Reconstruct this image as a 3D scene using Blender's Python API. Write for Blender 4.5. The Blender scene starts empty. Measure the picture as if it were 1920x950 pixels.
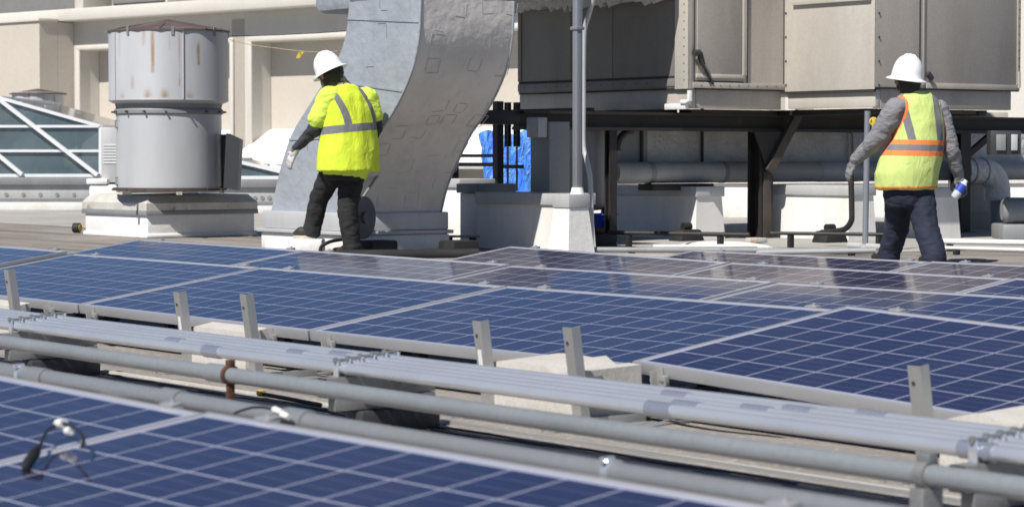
import bpy, bmesh, math, random
from mathutils import Vector, Matrix, Quaternion
R = math.radians
random.seed(7)
sc = bpy.context.scene
col = sc.collection

# ------------------------------------------------------------------ frames
F = 4479.0            # focal length in photo pixels (1920 wide)
CH = 0.87             # camera height above the roof
PITCH = R(2.343)
TH = R(37.17)         # heading of the solar array
TH2 = R(47.3)         # heading of the far building
class Frame:
    def __init__(s, th):
        s.th = th
        s.u = Vector((math.sin(th), -math.cos(th), 0)); s.v = Vector((math.cos(th), math.sin(th), 0))
        s.rz = th - math.pi/2
    def w(s, p): return s.u*p[0] + s.v*p[1] + Vector((0,0,p[2]))
    def l(s, q): return Vector((q.dot(s.u), q.dot(s.v), q.z))
class World:
    rz = 0.0
    def w(s, p): return Vector(p)
    def l(s, q): return Vector(q)
A = Frame(TH); V = Frame(TH2); O = World()
CAM = Vector((0,0,CH))
def ray(x, y):
    X = (x-960)/F; Y = -(y-475)/F
    return Vector((X, math.cos(PITCH)+Y*math.sin(PITCH), Y*math.cos(PITCH)-math.sin(PITCH)))
def at_b(x, y, b, fr=A):      # photo pixel -> point on the upright plane v = b   (frame coords)
    d = ray(x,y); return fr.l(CAM + d*(b/d.dot(fr.v)))
def at_a(x, y, a, fr=A):
    d = ray(x,y); return fr.l(CAM + d*(a/d.dot(fr.u)))
def at_d(x, y, dist, fr=O):   # pixel -> point at distance along view axis
    d = ray(x,y); return fr.l(CAM + d*(dist/d.y))
def at_z(x, y, z, fr=O):
    d = ray(x,y); return fr.l(CAM + d*((z-CH)/d.z))

# ------------------------------------------------------------------ node helper
class NT:
    def __init__(s, name):
        s.mat = bpy.data.materials.new(name); s.mat.use_nodes = True
        s.t = s.mat.node_tree; s.n = s.t.nodes; s.L = s.t.links
        s.p = s.n['Principled BSDF']; s._tc = None
    def tc(s, kind='Object'):
        if s._tc is None: s._tc = s.n.new('ShaderNodeTexCoord')
        return s._tc.outputs[kind]
    def put(s, sock, v):
        if hasattr(v, 'is_output') or isinstance(v, bpy.types.NodeSocket): s.L.new(v, sock)
        else: sock.default_value = v
    def m(s, op, a, b=0.0, c=None, clamp=False):
        n = s.n.new('ShaderNodeMath'); n.operation = op; n.use_clamp = clamp
        s.put(n.inputs[0], a); s.put(n.inputs[1], b)
        if c is not None: s.put(n.inputs[2], c)
        return n.outputs[0]
    def xyz(s, v=None):
        n = s.n.new('ShaderNodeSeparateXYZ'); s.L.new(v or s.tc(), n.inputs[0]); return n.outputs
    def comb(s, x, y, z):
        n = s.n.new('ShaderNodeCombineXYZ')
        for i, q in enumerate((x,y,z)): s.put(n.inputs[i], q)
        return n.outputs[0]
    def scale(s, v, k):
        n = s.n.new('ShaderNodeVectorMath'); n.operation = 'MULTIPLY'; s.L.new(v, n.inputs[0]); n.inputs[1].default_value = k
        return n.outputs[0]
    def noise(s, scale, detail=4, rough=.6, vec=None, dist=0.0):
        n = s.n.new('ShaderNodeTexNoise'); n.inputs['Scale'].default_value = scale
        n.inputs['Detail'].default_value = detail; n.inputs['Roughness'].default_value = rough
        n.inputs['Distortion'].default_value = dist
        s.L.new(vec or s.tc(), n.inputs['Vector']); return n.outputs[0]
    def voro(s, scale, vec=None):
        n = s.n.new('ShaderNodeTexVoronoi'); n.inputs['Scale'].default_value = scale
        s.L.new(vec or s.tc(), n.inputs['Vector']); return n.outputs['Distance']
    def white(s, vec):
        n = s.n.new('ShaderNodeTexWhiteNoise'); s.L.new(vec, n.inputs['Vector']); return n.outputs['Value']
    def ss(s, x, lo, hi):
        n = s.n.new('ShaderNodeMapRange'); n.interpolation_type = 'SMOOTHSTEP'; s.put(n.inputs[0], x)
        n.inputs[1].default_value = lo; n.inputs[2].default_value = hi; return n.outputs[0]
    def lin(s, x, lo, hi, a, b):
        n = s.n.new('ShaderNodeMapRange'); s.put(n.inputs[0], x)
        for i, q in enumerate((lo,hi,a,b)): n.inputs[i+1].default_value = q
        return n.outputs[0]
    def mix(s, f, a, b):
        n = s.n.new('ShaderNodeMix'); n.data_type = 'RGBA'
        s.put(n.inputs[0], f)
        for sock, q in ((n.inputs[6], a), (n.inputs[7], b)):
            s.put(sock, (*q, 1) if isinstance(q, tuple) and len(q) == 3 else q)
        return n.outputs[2]
    def bump(s, h, strength=.3, dist=.01):
        n = s.n.new('ShaderNodeBump'); n.inputs['Strength'].default_value = strength; n.inputs['Distance'].default_value = dist
        s.L.new(h, n.inputs['Height']); s.L.new(n.outputs[0], s.p.inputs['Normal'])
    def out(s, c=None, rough=None, metal=None, spec=None):
        if c is not None: s.put(s.p.inputs['Base Color'], (*c, 1) if isinstance(c, tuple) and len(c) == 3 else c)
        if rough is not None: s.put(s.p.inputs['Roughness'], rough)
        if metal is not None: s.put(s.p.inputs['Metallic'], metal)
        if spec is not None: s.p.inputs['Specular IOR Level'].default_value = spec
        return s.mat

def worn(name, c, c2=None, rough=.6, metal=0., scale=3., amt=.6, grain=.15, bump=.15, bdist=.004, streak=False, spec=None, rust=0.):
    """painted / weathered surface: base colour mottled towards c2, fine grain, optional vertical streaks and rust."""
    t = NT(name)
    c2 = c2 or tuple(x*.7 for x in c)
    vec = t.scale(t.tc(), (1,1,.18)) if streak else t.tc()
    n = t.noise(scale, 6, .65, vec)
    f = t.m('MULTIPLY', t.ss(n, .38, .72), amt)
    cc = t.mix(f, c, c2)
    g = t.noise(scale*22, 3, .6)
    cc = t.mix(t.m('MULTIPLY', t.ss(g, .3, .75), grain), cc, tuple(x*.72 for x in c2))
    if rust:
        rn = t.noise(scale*1.3, 8, .7, t.scale(t.tc(), (1,1,.3)))
        cc = t.mix(t.ss(rn, .68-rust*.25, .75-rust*.12), cc, (.16,.06,.025))
    t.bump(t.noise(scale*9, 5, .6), bump, bdist)
    rr = t.lin(n, .3, .7, max(.05, rough-.1), min(1, rough+.12))
    return t.out(cc, rr, metal, spec)

# ------------------------------------------------------------------ mesh builder
class MB:
    def __init__(s): s.bm = bmesh.new(); s.mi = 0
    def _tag(s, before):
        if s.mi:
            for f in s.bm.faces:
                if f not in before: f.material_index = s.mi
    def box(s, lo, hi, bev=0.0, M=None, taper=None):
        lo = Vector(lo); hi = Vector(hi)
        b = bmesh.new(); bmesh.ops.create_cube(b, size=1.0)
        for v in b.verts:
            v.co = Vector((lo[i] + (v.co[i]+.5)*(hi[i]-lo[i]) for i in range(3)))
        if taper:   # shrink the top about its centre
            c = (lo+hi)/2
            for v in b.verts:
                if v.co.z > c.z: v.co.x = c.x+(v.co.x-c.x)*taper; v.co.y = c.y+(v.co.y-c.y)*taper
        if bev: bmesh.ops.bevel(b, geom=b.edges[:], offset=bev, segments=2, affect='EDGES', profile=.5)
        s._merge(b, M); return s
    def cbox(s, c, size, bev=0.0, M=None, taper=None):
        c = Vector(c); h = Vector(size)/2; return s.box(c-h, c+h, bev, M, taper)
    def _merge(s, b, M=None):
        if M is not None: bmesh.ops.transform(b, matrix=M, verts=b.verts)
        bmesh.ops.recalc_face_normals(b, faces=b.faces)
        mp = {}
        for v in b.verts: mp[v] = s.bm.verts.new(v.co)
        for f in b.faces:
            try:
                g = s.bm.faces.new([mp[v] for v in f.verts]); g.material_index = s.mi
            except ValueError: pass
        b.free()
    def poly(s, verts, faces, M=None):
        b = bmesh.new(); vs = [b.verts.new(Vector(p)) for p in verts]
        for f in faces: b.faces.new([vs[i] for i in f])
        s._merge(b, M); return s
    def prism(s, pts, ext):      # pts: 3-D polygon, ext: extrusion vector
        n = len(pts); ext = Vector(ext)
        v = [Vector(p) for p in pts] + [Vector(p)+ext for p in pts]
        return s.poly(v, [list(range(n)), [n+i for i in reversed(range(n))]] + [[i, (i+1)%n, n+(i+1)%n, n+i] for i in range(n)])
    def tube(s, pts, r, seg=12, caps=True):
        pts = [Vector(p) for p in pts]; rs = r if isinstance(r, (list, tuple)) else [r]*len(pts)
        b = bmesh.new(); rings = []; t0 = (pts[1]-pts[0]).normalized()
        up = Vector((0,0,1)) if abs(t0.z) < .9 else Vector((1,0,0)); nrm = t0.cross(up).normalized()
        for i, p in enumerate(pts):
            ta = (pts[min(i+1,len(pts)-1)] - pts[max(i-1,0)]).normalized()
            q = t0.rotation_difference(ta); nrm = (q @ nrm).normalized(); t0 = ta
            bn = ta.cross(nrm)
            rings.append([b.verts.new(p + (nrm*math.cos(2*math.pi*k/seg) + bn*math.sin(2*math.pi*k/seg))*rs[i]) for k in range(seg)])
        for i in range(len(pts)-1):
            for k in range(seg): b.faces.new([rings[i][k], rings[i][(k+1)%seg], rings[i+1][(k+1)%seg], rings[i+1][k]])
        if caps: b.faces.new(rings[0]); b.faces.new(rings[-1])
        s._merge(b); return s
    def bar(s, p, q, w, h, up=(0,0,1)):     # rectangular bar from p to q
        p = Vector(p); q = Vector(q); d = (q-p).normalized(); side = d.cross(Vector(up)).normalized(); up = side.cross(d)
        o = [side*w/2+up*h/2, -side*w/2+up*h/2, -side*w/2-up*h/2, side*w/2-up*h/2]
        return s.prism([p+x for x in o], q-p)
    def lathe(s, prof, c=(0,0,0), seg=64, caps=True):
        c = Vector(c); b = bmesh.new(); rings = []
        for r, z in prof:
            rings.append([b.verts.new(c+Vector((max(r,1e-4)*math.cos(2*math.pi*k/seg), max(r,1e-4)*math.sin(2*math.pi*k/seg), z))) for k in range(seg)])
        for i in range(len(prof)-1):
            for k in range(seg): b.faces.new([rings[i][k], rings[i][(k+1)%seg], rings[i+1][(k+1)%seg], rings[i+1][k]])
        if caps: b.faces.new(rings[0]); b.faces.new(rings[-1])
        s._merge(b); return s
    def sphere(s, c, r, seg=12, sc3=(1,1,1)):
        b = bmesh.new(); bmesh.ops.create_uvsphere(b, u_segments=seg, v_segments=seg//2+2, radius=r)
        s._merge(b, Matrix.Translation(Vector(c)) @ Matrix.Diagonal((*sc3,1))); return s
    def mesh(s, name, mats, origin=(0,0,0), smooth=38):
        bmesh.ops.translate(s.bm, vec=-Vector(origin), verts=s.bm.verts)
        me = bpy.data.meshes.new(name); s.bm.to_mesh(me); s.bm.free()
        for m in (mats if isinstance(mats, (list, tuple)) else [mats]): me.materials.append(m)
        me.shade_smooth(); me.set_sharp_from_angle(angle=R(smooth)); return me

INFO = {}
def tag(o, label=None, cat=None, group=None, kind=None):
    if label: o['label'] = label
    if cat: o['category'] = cat
    if group: o['group'] = group
    if kind: o['kind'] = kind
    return o
def thing(name, label, cat, origin=(0,0,0), fr=A, group=None):
    o = bpy.data.objects.new(name, None); o.empty_display_size = .1; col.objects.link(o)
    o.location = fr.w(origin); o.rotation_euler = (0,0,fr.rz); INFO[o] = (Vector(origin), fr)
    return tag(o, label, cat, group)
def part(name, mb, mats, parent, label=None, smooth=38):
    org = INFO[parent][0]
    o = bpy.data.objects.new(name, mb.mesh(name, mats, org, smooth)); col.objects.link(o); o.parent = parent
    INFO[o] = INFO[parent]
    if label: o['label'] = label
    return o
def single(name, mb, mats, label, cat, origin=(0,0,0), fr=A, group=None, kind=None, smooth=38):
    o = bpy.data.objects.new(name, mb.mesh(name, mats, origin, smooth)); col.objects.link(o)
    o.location = fr.w(origin); o.rotation_euler = (0,0,fr.rz); INFO[o] = (Vector(origin), fr)
    return tag(o, label, cat, group, kind)
def dup(root, label=None):
    def rec(o, par):
        c = o.copy(); col.objects.link(c)
        if par: c.parent = par
        for ch in list(o.children): rec(ch, c)
        return c
    c = rec(root, None)
    if label: c['label'] = label
    return c
def arc(c, r, a0, a1, n, e1, e2):
    c = Vector(c); e1 = Vector(e1); e2 = Vector(e2)
    return [c + e1*r*math.cos(a0+(a1-a0)*i/n) + e2*r*math.sin(a0+(a1-a0)*i/n) for i in range(n+1)]

# ------------------------------------------------------------------ materials
def panel_mat():
    t = NT('solar_cells'); x, y, z = t.xyz()
    def axis(c, margin, pitch, ln):
        q = t.m('DIVIDE', t.m('SUBTRACT', c, margin), pitch)
        fr = t.m('FRACT', q); d = t.m('MINIMUM', fr, t.m('SUBTRACT', 1.0, fr))
        return q, t.m('LESS_THAN', d, ln/pitch/2)
    px = (1.956-.062)/12; py = (.992-.062)/6
    qx, lx = axis(x, .031, px, .0056); qy, ly = axis(y, .031, py, .0056)
    def outside(q, n): return t.m('MAXIMUM', t.m('LESS_THAN', q, 0.0), t.m('GREATER_THAN', q, float(n)))
    line = t.m('MAXIMUM', t.m('MAXIMUM', lx, ly), t.m('MAXIMUM', outside(qx,12), outside(qy,6)))
    # thin busbars, three per cell, running along the module
    bq = t.m('FRACT', t.m('ADD', t.m('MULTIPLY', qy, 3.0), .5)); bd = t.m('ABSOLUTE', t.m('SUBTRACT', bq, .5))
    bus = t.m('MULTIPLY', t.m('LESS_THAN', bd, .013), .35)
    info = t.n.new('ShaderNodeObjectInfo')
    rnd = t.white(t.comb(t.m('FLOOR', qx), t.m('FLOOR', qy), info.outputs['Random']))
    v = t.n.new('ShaderNodeTexVoronoi'); v.inputs['Scale'].default_value = 55; t.L.new(t.tc(), v.inputs['Vector'])
    cr = t.xyz(v.outputs['Color'])[0]
    base = t.mix(rnd, (.006,.008,.046), (.013,.011,.058))
    base = t.mix(t.m('MULTIPLY', cr, .35), base, (.005,.009,.044))
    base = t.mix(bus, base, (.40,.42,.47))
    cc = t.mix(line, base, (.40,.41,.50))
    dust = t.ss(t.noise(2.2, 6, .65), .35, .8)
    cc = t.mix(t.lin(dust, 0, 1, .012, .05), cc, (.42,.40,.38))
    t.out(cc, t.lin(dust, 0, 1, .05, .11), 0., .58)
    return t.mat
M = {}
M['cells'] = panel_mat()
M['frame'] = worn('anodised_frame', (.43,.435,.45), (.35,.35,.36), .40, .45, 4, .5, .1, .0)
M['alu'] = worn('mill_aluminium', (.50,.50,.49), (.36,.36,.34), .45, .6, 6, .6, .15, .1)
M['galv'] = worn('galvanised_conduit', (.70,.735,.79), (.55,.58,.64), .18, .66, 3, .55, .0, 0.)
M['coupling'] = worn('zinc_coupling', (.50,.535,.62), (.38,.41,.49), .28, .7, 6, .6, .2, .1)
M['pipe'] = worn('grey_painted_pipe', (.31,.335,.355), (.22,.24,.26), .36, .35, 2.2, .7, .2, .05)
M['pipe2'] = worn('grey_green_pipe', (.36,.375,.39), (.26,.275,.295), .30, .5, 2.0, .6, .15, .03)
M['rust'] = worn('rusted_steel', (.13,.055,.03), (.06,.03,.02), .85, .2, 14, .8, .5, .6, .004)
M['strut'] = worn('strut_steel', (.33,.34,.34), (.2,.2,.2), .5, .6, 5, .6, .3, .2)
M['conc'] = worn('concrete_block', (.54,.52,.485), (.38,.365,.335), .9, 0, 4, .65, .3, .5, .005)
M['rubber'] = worn('black_rubber', (.012,.012,.013), (.03,.03,.03), .7, 0, 8, .5, .3, .3)
M['cable'] = worn('black_cable', (.010,.010,.011), (.02,.02,.02), .5, 0, 8, .5, .2, .1)
M['white_pl'] = worn('white_plastic', (.75,.75,.74), (.6,.6,.58), .4, 0, 8, .4, .1, .1)
M['wht'] = worn('white_roof_membrane', (.84,.835,.82), (.68,.665,.63), .75, 0, 2.2, .7, .25, .35, .01)
M['wht2'] = worn('white_coated_sheet', (.78,.77,.75), (.60,.58,.54), .7, 0, 3.0, .6, .2, .25, .006, streak=True)
M['lgrey'] = worn('light_grey_sheet', (.50,.51,.52), (.38,.38,.38), .5, .1, 3, .6, .2, .15, streak=True)
M['mgrey'] = worn('mid_grey_sheet', (.26,.27,.28), (.18,.18,.185), .55, .1, 3, .6, .25, .2, streak=True)
M['dgrey'] = worn('dark_grey_box', (.045,.048,.055), (.03,.03,.033), .5, .1, 4, .6, .2, .15)
M['steel'] = worn('dark_painted_steel', (.020,.019,.020), (.042,.032,.027), .55, .1, 3.5, .7, .4, .3, rust=.25)
M['steel2'] = worn('brown_weathered_steel', (.085,.072,.062), (.05,.04,.035), .7, .1, 5, .7, .4, .35, rust=.5)
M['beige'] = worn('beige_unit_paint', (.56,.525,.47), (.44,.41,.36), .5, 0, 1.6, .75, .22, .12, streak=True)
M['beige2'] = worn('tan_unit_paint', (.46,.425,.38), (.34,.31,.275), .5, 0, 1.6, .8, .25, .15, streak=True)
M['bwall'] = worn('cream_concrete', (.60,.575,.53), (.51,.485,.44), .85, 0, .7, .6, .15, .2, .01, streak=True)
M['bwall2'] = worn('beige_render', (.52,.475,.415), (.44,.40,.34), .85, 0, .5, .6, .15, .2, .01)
M['bwall_shade'] = worn('shaded_wall', (.40,.36,.315), (.35,.315,.27), .85, 0, .6, .5, .15, .2, .01)  # darker wall tone standing in for shade in the grooves and upper recess
M['tan_shaded'] = worn('shaded_unit_paint', (.21,.20,.185), (.15,.142,.13), .6, 0, 1.6, .7, .25, .15, streak=True)  # darker copy of the unit paint, with the duct's shade put into it
M['polegrey'] = worn('dull_zinc_pole', (.26,.28,.31), (.19,.21,.235), .45, .3, 3, .6, .15, .1, streak=True)
M['recess_shade'] = worn('shaded_recess', (.20,.20,.20), (.14,.14,.14), .6, 0, 2, .5, .2, .2)  # dark tone painted for the shadowed opening above the ledge
M['silver'] = worn('foil_insulation', (.74,.74,.73), (.50,.50,.49), .42, .1, 2.5, .7, .3, .9, .05)
M['tank'] = worn('pale_grey_tank', (.30,.30,.295), (.24,.24,.235), .5, .05, 2, .5, .15, .1)
M['blue_pl'] = worn('blue_plastic', (.03,.08,.5), (.02,.05,.3), .4, 0, 12, .4, .1, .1)
M['yellow'] = worn('yellow_tape', (.62,.46,.06), (.45,.33,.04), .6, 0, 12, .4, .1, .1)
M['mull'] = worn('white_mullion', (.78,.80,.82), (.62,.64,.66), .4, .1, 4, .4, .1, .1)

def tarp_mat():
    t = NT('blue_tarpaulin'); n = t.noise(5, 6, .65, t.scale(t.tc(), (1,1,.5)))
    c = t.mix(t.ss(n, .35, .7), (.05,.22,.80), (.16,.40,.92)); t.bump(t.noise(7, 4, .6, t.scale(t.tc(), (1.5,1.5,.6)), 1.0), 1.0, .08)
    return t.out(c, .35, 0., .5)
M['tarp'] = tarp_mat()
def glass_mat():
    t = NT('skylight_glass'); n = t.noise(1.2, 4, .6)
    t.out(t.mix(t.ss(n, .3, .7), (.065,.105,.13), (.11,.155,.18)), .06, 0., .5)
    t.p.inputs['Alpha'].default_value = .8
    return t.mat
M['glass'] = glass_mat()
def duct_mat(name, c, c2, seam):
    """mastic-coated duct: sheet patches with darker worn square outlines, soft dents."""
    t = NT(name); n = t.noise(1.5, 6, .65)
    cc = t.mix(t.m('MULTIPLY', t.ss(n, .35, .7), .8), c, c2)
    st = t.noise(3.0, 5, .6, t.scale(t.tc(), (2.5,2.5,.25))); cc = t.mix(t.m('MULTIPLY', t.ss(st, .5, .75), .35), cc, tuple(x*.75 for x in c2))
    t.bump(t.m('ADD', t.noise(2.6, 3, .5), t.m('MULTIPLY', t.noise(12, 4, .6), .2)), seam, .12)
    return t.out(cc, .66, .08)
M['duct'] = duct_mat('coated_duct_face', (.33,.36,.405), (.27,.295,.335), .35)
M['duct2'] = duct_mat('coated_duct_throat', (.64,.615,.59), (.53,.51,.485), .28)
M['ductline'] = worn('duct_patch', (.48,.455,.435), (.40,.38,.365), .65, 0, 5, .6, .2, .3)
def vent_mat():
    t = NT('vent_painted_steel'); x, y, z = t.xyz()
    n = t.noise(2.0, 5, .6, t.scale(t.tc(), (1,1,.3)))
    cc = t.mix(t.m('MULTIPLY', t.ss(n, .35, .7), .7), (.52,.53,.55), (.42,.43,.445))
    rag = t.noise(9, 6, .7, t.scale(t.tc(), (1,1,.25)))
    for x0, w, z0, z1, k in ((-.075,.030,1.72,2.22,1.0), (.385,.022,1.80,2.10,1.0), (.20,.012,1.58,2.25,.8), (-.17,.03,2.0,2.3,.45), (-.3,.03,1.55,1.75,.5), (.05,.06,1.46,1.60,.9),(-.13,.06,1.46,1.60,.9),(-.42,.04,1.46,1.58,.8),(.30,.05,1.46,1.57,.8),(-.45,.02,1.9,2.25,.4),(.1,.015,1.95,2.2,.35)):
        dx = t.m('ABSOLUTE', t.m('SUBTRACT', x, x0))
        m_ = t.m('SUBTRACT', 1.0, t.ss(dx, 0.0, w*1.15))
        m_ = t.m('MULTIPLY', m_, t.m('MULTIPLY', t.ss(z, z0, z0+.03), t.m('SUBTRACT', 1.0, t.ss(z, z1-.12, z1))))
        m_ = t.m('MULTIPLY', m_, t.m('LESS_THAN', y, 0.0))
        m_ = t.m('MULTIPLY', m_, t.ss(rag, .22, .62))
        cc = t.mix(t.m('MULTIPLY', m_, k), cc, (.29,.17,.075))
    t.bump(t.noise(1.5, 3, .5), .15, .03)
    return t.out(cc, .42, .15)
M['vent'] = vent_mat()
def curbcap_mat():
    t = NT('weathered_curb_cap'); n = t.noise(3, 6, .65)
    cc = t.mix(t.m('MULTIPLY', t.ss(n, .35, .7), .8), (.64,.63,.58), (.47,.455,.41))
    r = t.noise(1.7, 8, .75); cc = t.mix(t.ss(r, .54, .62), cc, (.30,.14,.05))
    return t.out(cc, .6, .2)
M['curbcap'] = curbcap_mat()
M['caprust'] = worn('rust_brown_cap', (.115,.075,.065), (.20,.16,.15), .6, .3, 3, .8, .3, .3)
def roof_mat():
    t = NT('weathered_cap_sheet'); p = t.tc()
    big = t.noise(.35, 6, .6, t.scale(p, (.5,1,1))); mid = t.noise(2.2, 8, .7, t.scale(p, (.35,1.6,1))); fine = t.noise(120, 3, .7)
    grit = t.voro(170)
    cc = t.mix(t.ss(mid, .35, .7), (.22,.197,.178), (.34,.31,.28))
    cc = t.mix(t.m('MULTIPLY', t.ss(big, .45, .62), .6), cc, (.15,.14,.132))
    cc = t.mix(t.m('MULTIPLY', t.ss(fine, .45, .7), .5), cc, (.14,.115,.10))
    cc = t.mix(t.m('MULTIPLY', t.ss(t.noise(38, 4, .7), .55, .68), .5), cc, (.62,.58,.53))
    st = t.noise(1.1, 7, .7, t.scale(p, (.12,2.6,1))); cc = t.mix(t.m('MULTIPLY', t.ss(st, .5, .66), .65), cc, (.075,.07,.066))
    y = t.xyz()[1]
    lap = t.m('LESS_THAN', t.m('FRACT', t.m('DIVIDE', t.m('ADD', y, t.m('MULTIPLY', t.noise(1.5,2), .03)), .92)), .02)
    cc = t.mix(t.m('MULTIPLY', lap, .6), cc, (.07,.065,.06))
    t.bump(t.m('ADD', grit, t.noise(25, 5, .7)), .5, .006)
    return t.out(cc, .95)
M['roof'] = roof_mat()

M['ductline2'] = worn('duct_patch_edge', (.27,.295,.33), (.24,.26,.295), .6, 0, 5, .6, .2, .2)
M['ropetan'] = worn('faded_rope', (.45,.38,.22), (.35,.3,.18), .8, 0, 9, .5, .2, .1)
M['disc'] = worn('dull_disc', (.11,.12,.135), (.08,.085,.095), .55, .1, 4, .6, .2, .15)
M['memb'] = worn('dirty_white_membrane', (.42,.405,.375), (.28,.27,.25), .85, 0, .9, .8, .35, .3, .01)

def grit_mat():
    t = NT('light_granulated_sheet'); p = t.tc(); f = t.noise(150, 3, .75); m2 = t.noise(3.2, 8, .72, t.scale(p, (.3,1.6,1))); c3 = t.noise(34, 4, .7)
    cc = t.mix(t.ss(m2, .35, .68), (.30,.28,.262), (.20,.185,.17)); cc = t.mix(t.m('MULTIPLY', t.ss(f,.45,.7), .55), cc, (.20,.165,.15))
    cc = t.mix(t.m('MULTIPLY', t.ss(c3,.55,.66), .6), cc, (.55,.525,.49)); cc = t.mix(t.m('MULTIPLY', t.ss(t.noise(7,6,.7,t.scale(p,(.25,2,1))), .6,.68), .7), cc, (.09,.08,.075))
    t.bump(t.m('ADD', t.noise(170,2,.6), t.noise(22, 5, .7)), .6, .006); return t.out(cc, .95)
M['grit'] = grit_mat()
M['gap'] = worn('dark_panel_gap', (.025,.024,.023), (.05,.04,.03), .8, 0, 6, .5, .2, .1)
M['fatpipe'] = worn('lagged_pipe', (.42,.42,.415), (.30,.30,.295), .5, .05, 3, .6, .2, .2)
# ------------------------------------------------------------------ ground
g = MB(); g.poly([(-400,-400,0),(400,-400,0),(400,400,0),(-400,400,0)], [[0,1,2,3]])
single('roof_ground', g, M['roof'], 'flat weathered roof surface under the solar array', 'ground', kind='structure')

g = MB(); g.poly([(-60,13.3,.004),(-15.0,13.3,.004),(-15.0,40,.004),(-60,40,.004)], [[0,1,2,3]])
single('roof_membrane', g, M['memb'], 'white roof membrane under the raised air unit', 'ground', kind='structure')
g = MB(); g.poly([(-40,2.2,.004),(3,2.2,.004),(3,5.1,.004),(-40,5.1,.004)], [[0,1,2,3]])
single('walkway', g, M['grit'], 'light granulated roof strip under the conduits', 'ground', kind='structure')
# ------------------------------------------------------------------ solar panels
PL, PW, PD, LIP = 1.956, .992, .040, .011
TILT = R(8.38)
def make_panel(label):
    t = thing('solar_panel', label, 'solar panel', (0,0,0), O, 'solar panels of the roof array')
    f = MB()
    f.box((0,0,0),(PL,LIP,PD),.0015); f.box((0,PW-LIP,0),(PL,PW,PD),.0015)
    f.box((0,LIP,0),(LIP,PW-LIP,PD),.0015); f.box((PL-LIP,LIP,0),(PL,PW-LIP,PD),.0015)
    f.box((LIP,LIP,0),(PL-LIP,LIP+.022,.002)); f.box((LIP,PW-LIP-.022,0),(PL-LIP,PW-LIP,.002))
    part('frame', f, M['frame'], t)
    gl = MB(); gl.box((LIP,LIP,PD-.008),(PL-LIP,PW-LIP,PD-.0025)); part('glass', gl, M['cells'], t)
    for k in (.12, .92):
        c = MB(); c.box((PL*k-.028,PW+.001,PD-.03),(PL*k+.028,PW+.022,PD+.006),.002); c.box((PL*k-.028,PW-.009,PD+.0005),(PL*k+.028,PW+.022,PD+.007),.001)
        c.tube([(PL*k,PW+.012,PD+.006),(PL*k,PW+.012,PD+.013)], .007, 6)
        part('clamp', c, M['frame'], t)
    for k in (.07, .86):
        c = MB(); x = PL*k
        c.box((x-.018,-.006,-.055),(x+.018,-.001,PD-.004),.001); c.box((x-.018,-.03,-.055),(x-.013,-.006,PD-.016),.001)
        c.box((x+.022,-.022,-.02),(x+.045,-.002,.012),.002)
        cl = part('clip', c, M['alu'], t)
        b = MB(); b.tube([(x+.034,-.034,-.004),(x+.034,-.02,-.004)], .0065, 6); b.tube([(x-.032,-.016,-.01),(x-.018,-.016,-.01)], .006, 6); part('bolt', b, M['strut'], cl)
    return t
proto = None
ROWB = {1:6.013, 2:7.401, 3:8.707, 4:9.804, 0:2.610}
ROWA = {1:-11.906, 2:-13.712, 3:-11.496, 4:-11.068, 0:-4.538}
def place_panel(row, n, p0, p1, label, da=0.0, dt=0.0):
    """p0, p1: two photo points on the panel's top edge; they set its height and slope along the row."""
    global proto
    b = ROWB[row]; a0 = ROWA[row] + n*1.976 + da
    q0 = at_b(*p0, b); q1 = at_b(*p1, b)
    s = (q1.z-q0.z)/(q1.x-q0.x)
    zl = q0.z + s*(a0-q0.x)
    ux = (A.u + Vector((0,0,s))).normalized()
    v = (A.v*math.cos(TILT+dt) + Vector((0,0,math.sin(TILT+dt)))).normalized(); nn = ux.cross(v).normalized(); v = nn.cross(ux)
    tl = A.w((a0,b,zl)); org = tl - v*PW - nn*PD
    mtx = Matrix((ux,v,nn)).transposed().to_4x4(); mtx.translation = org
    if proto is None: o = proto = make_panel(label)
    else: o = dup(proto, label)
    o.rotation_euler = mtx.to_euler(); o.location = org
    return o
place_panel(1, 0, (132.6,474.9), (472,499.5), 'blue solar panel at the left end of the first row behind the conduits')
place_panel(1, 1, (489.5,500.5), (947,535.5), 'blue solar panel second from left in the first row, behind the two left uprights')
place_panel(1, 2, (960.5,536), (1567,579.5), 'blue solar panel in the middle of the first row, behind the broken concrete block')
place_panel(1, 3, (1598.5,573.8), (1918,611.6), 'dark blue solar panel at the right end of the first row')
place_panel(1, -1, (0,461), (121,470), 'blue solar panel beyond the narrow gap at the far left edge', da=-.075)
place_panel(2, 0, (263.4,448), (560,468.3), 'blue solar panel at the left corner of the second row, before the round vent')
place_panel(2, 1, (578,469), (948,494.3), 'solar panel second from left in the second row, reflecting the yellow vest')
place_panel(2, 2, (960.5,497.3), (1449,526.6), 'dark solar panel third from left in the second row, reflecting the beige unit')
place_panel(2, 3, (1458.4,528.5), (1920,556.4), 'dark solar panel at the right end of the second row')
place_panel(3, 0, (966,462), (1362,490.5), 'dark solar panel at the left end of the third row, before the white pole pedestal')
place_panel(3, 1, (1378,492), (1874,520.5), 'dark solar panel in the middle of the third row')
place_panel(3, 2, (1894.7,519.7), (1920,521.4), 'small visible sliver of dark panel at the right end of the third row')
place_panel(4, 0, (1313,469), (1720,489), 'dark solar panel at the left end of the farthest row')
place_panel(4, 1, (1737,489), (1920,497), 'dark solar panel of the farthest row in front of the worker carrying a bottle')
place_panel(0, -1, (0,702), (350,767.5), 'large blurred solar panel in the near left corner under the loose cable')
place_panel(0, 0, (390.8,770.4), (1239,912.0), 'large blurred solar panel along the bottom of the photo, nearest the viewer')
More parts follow.
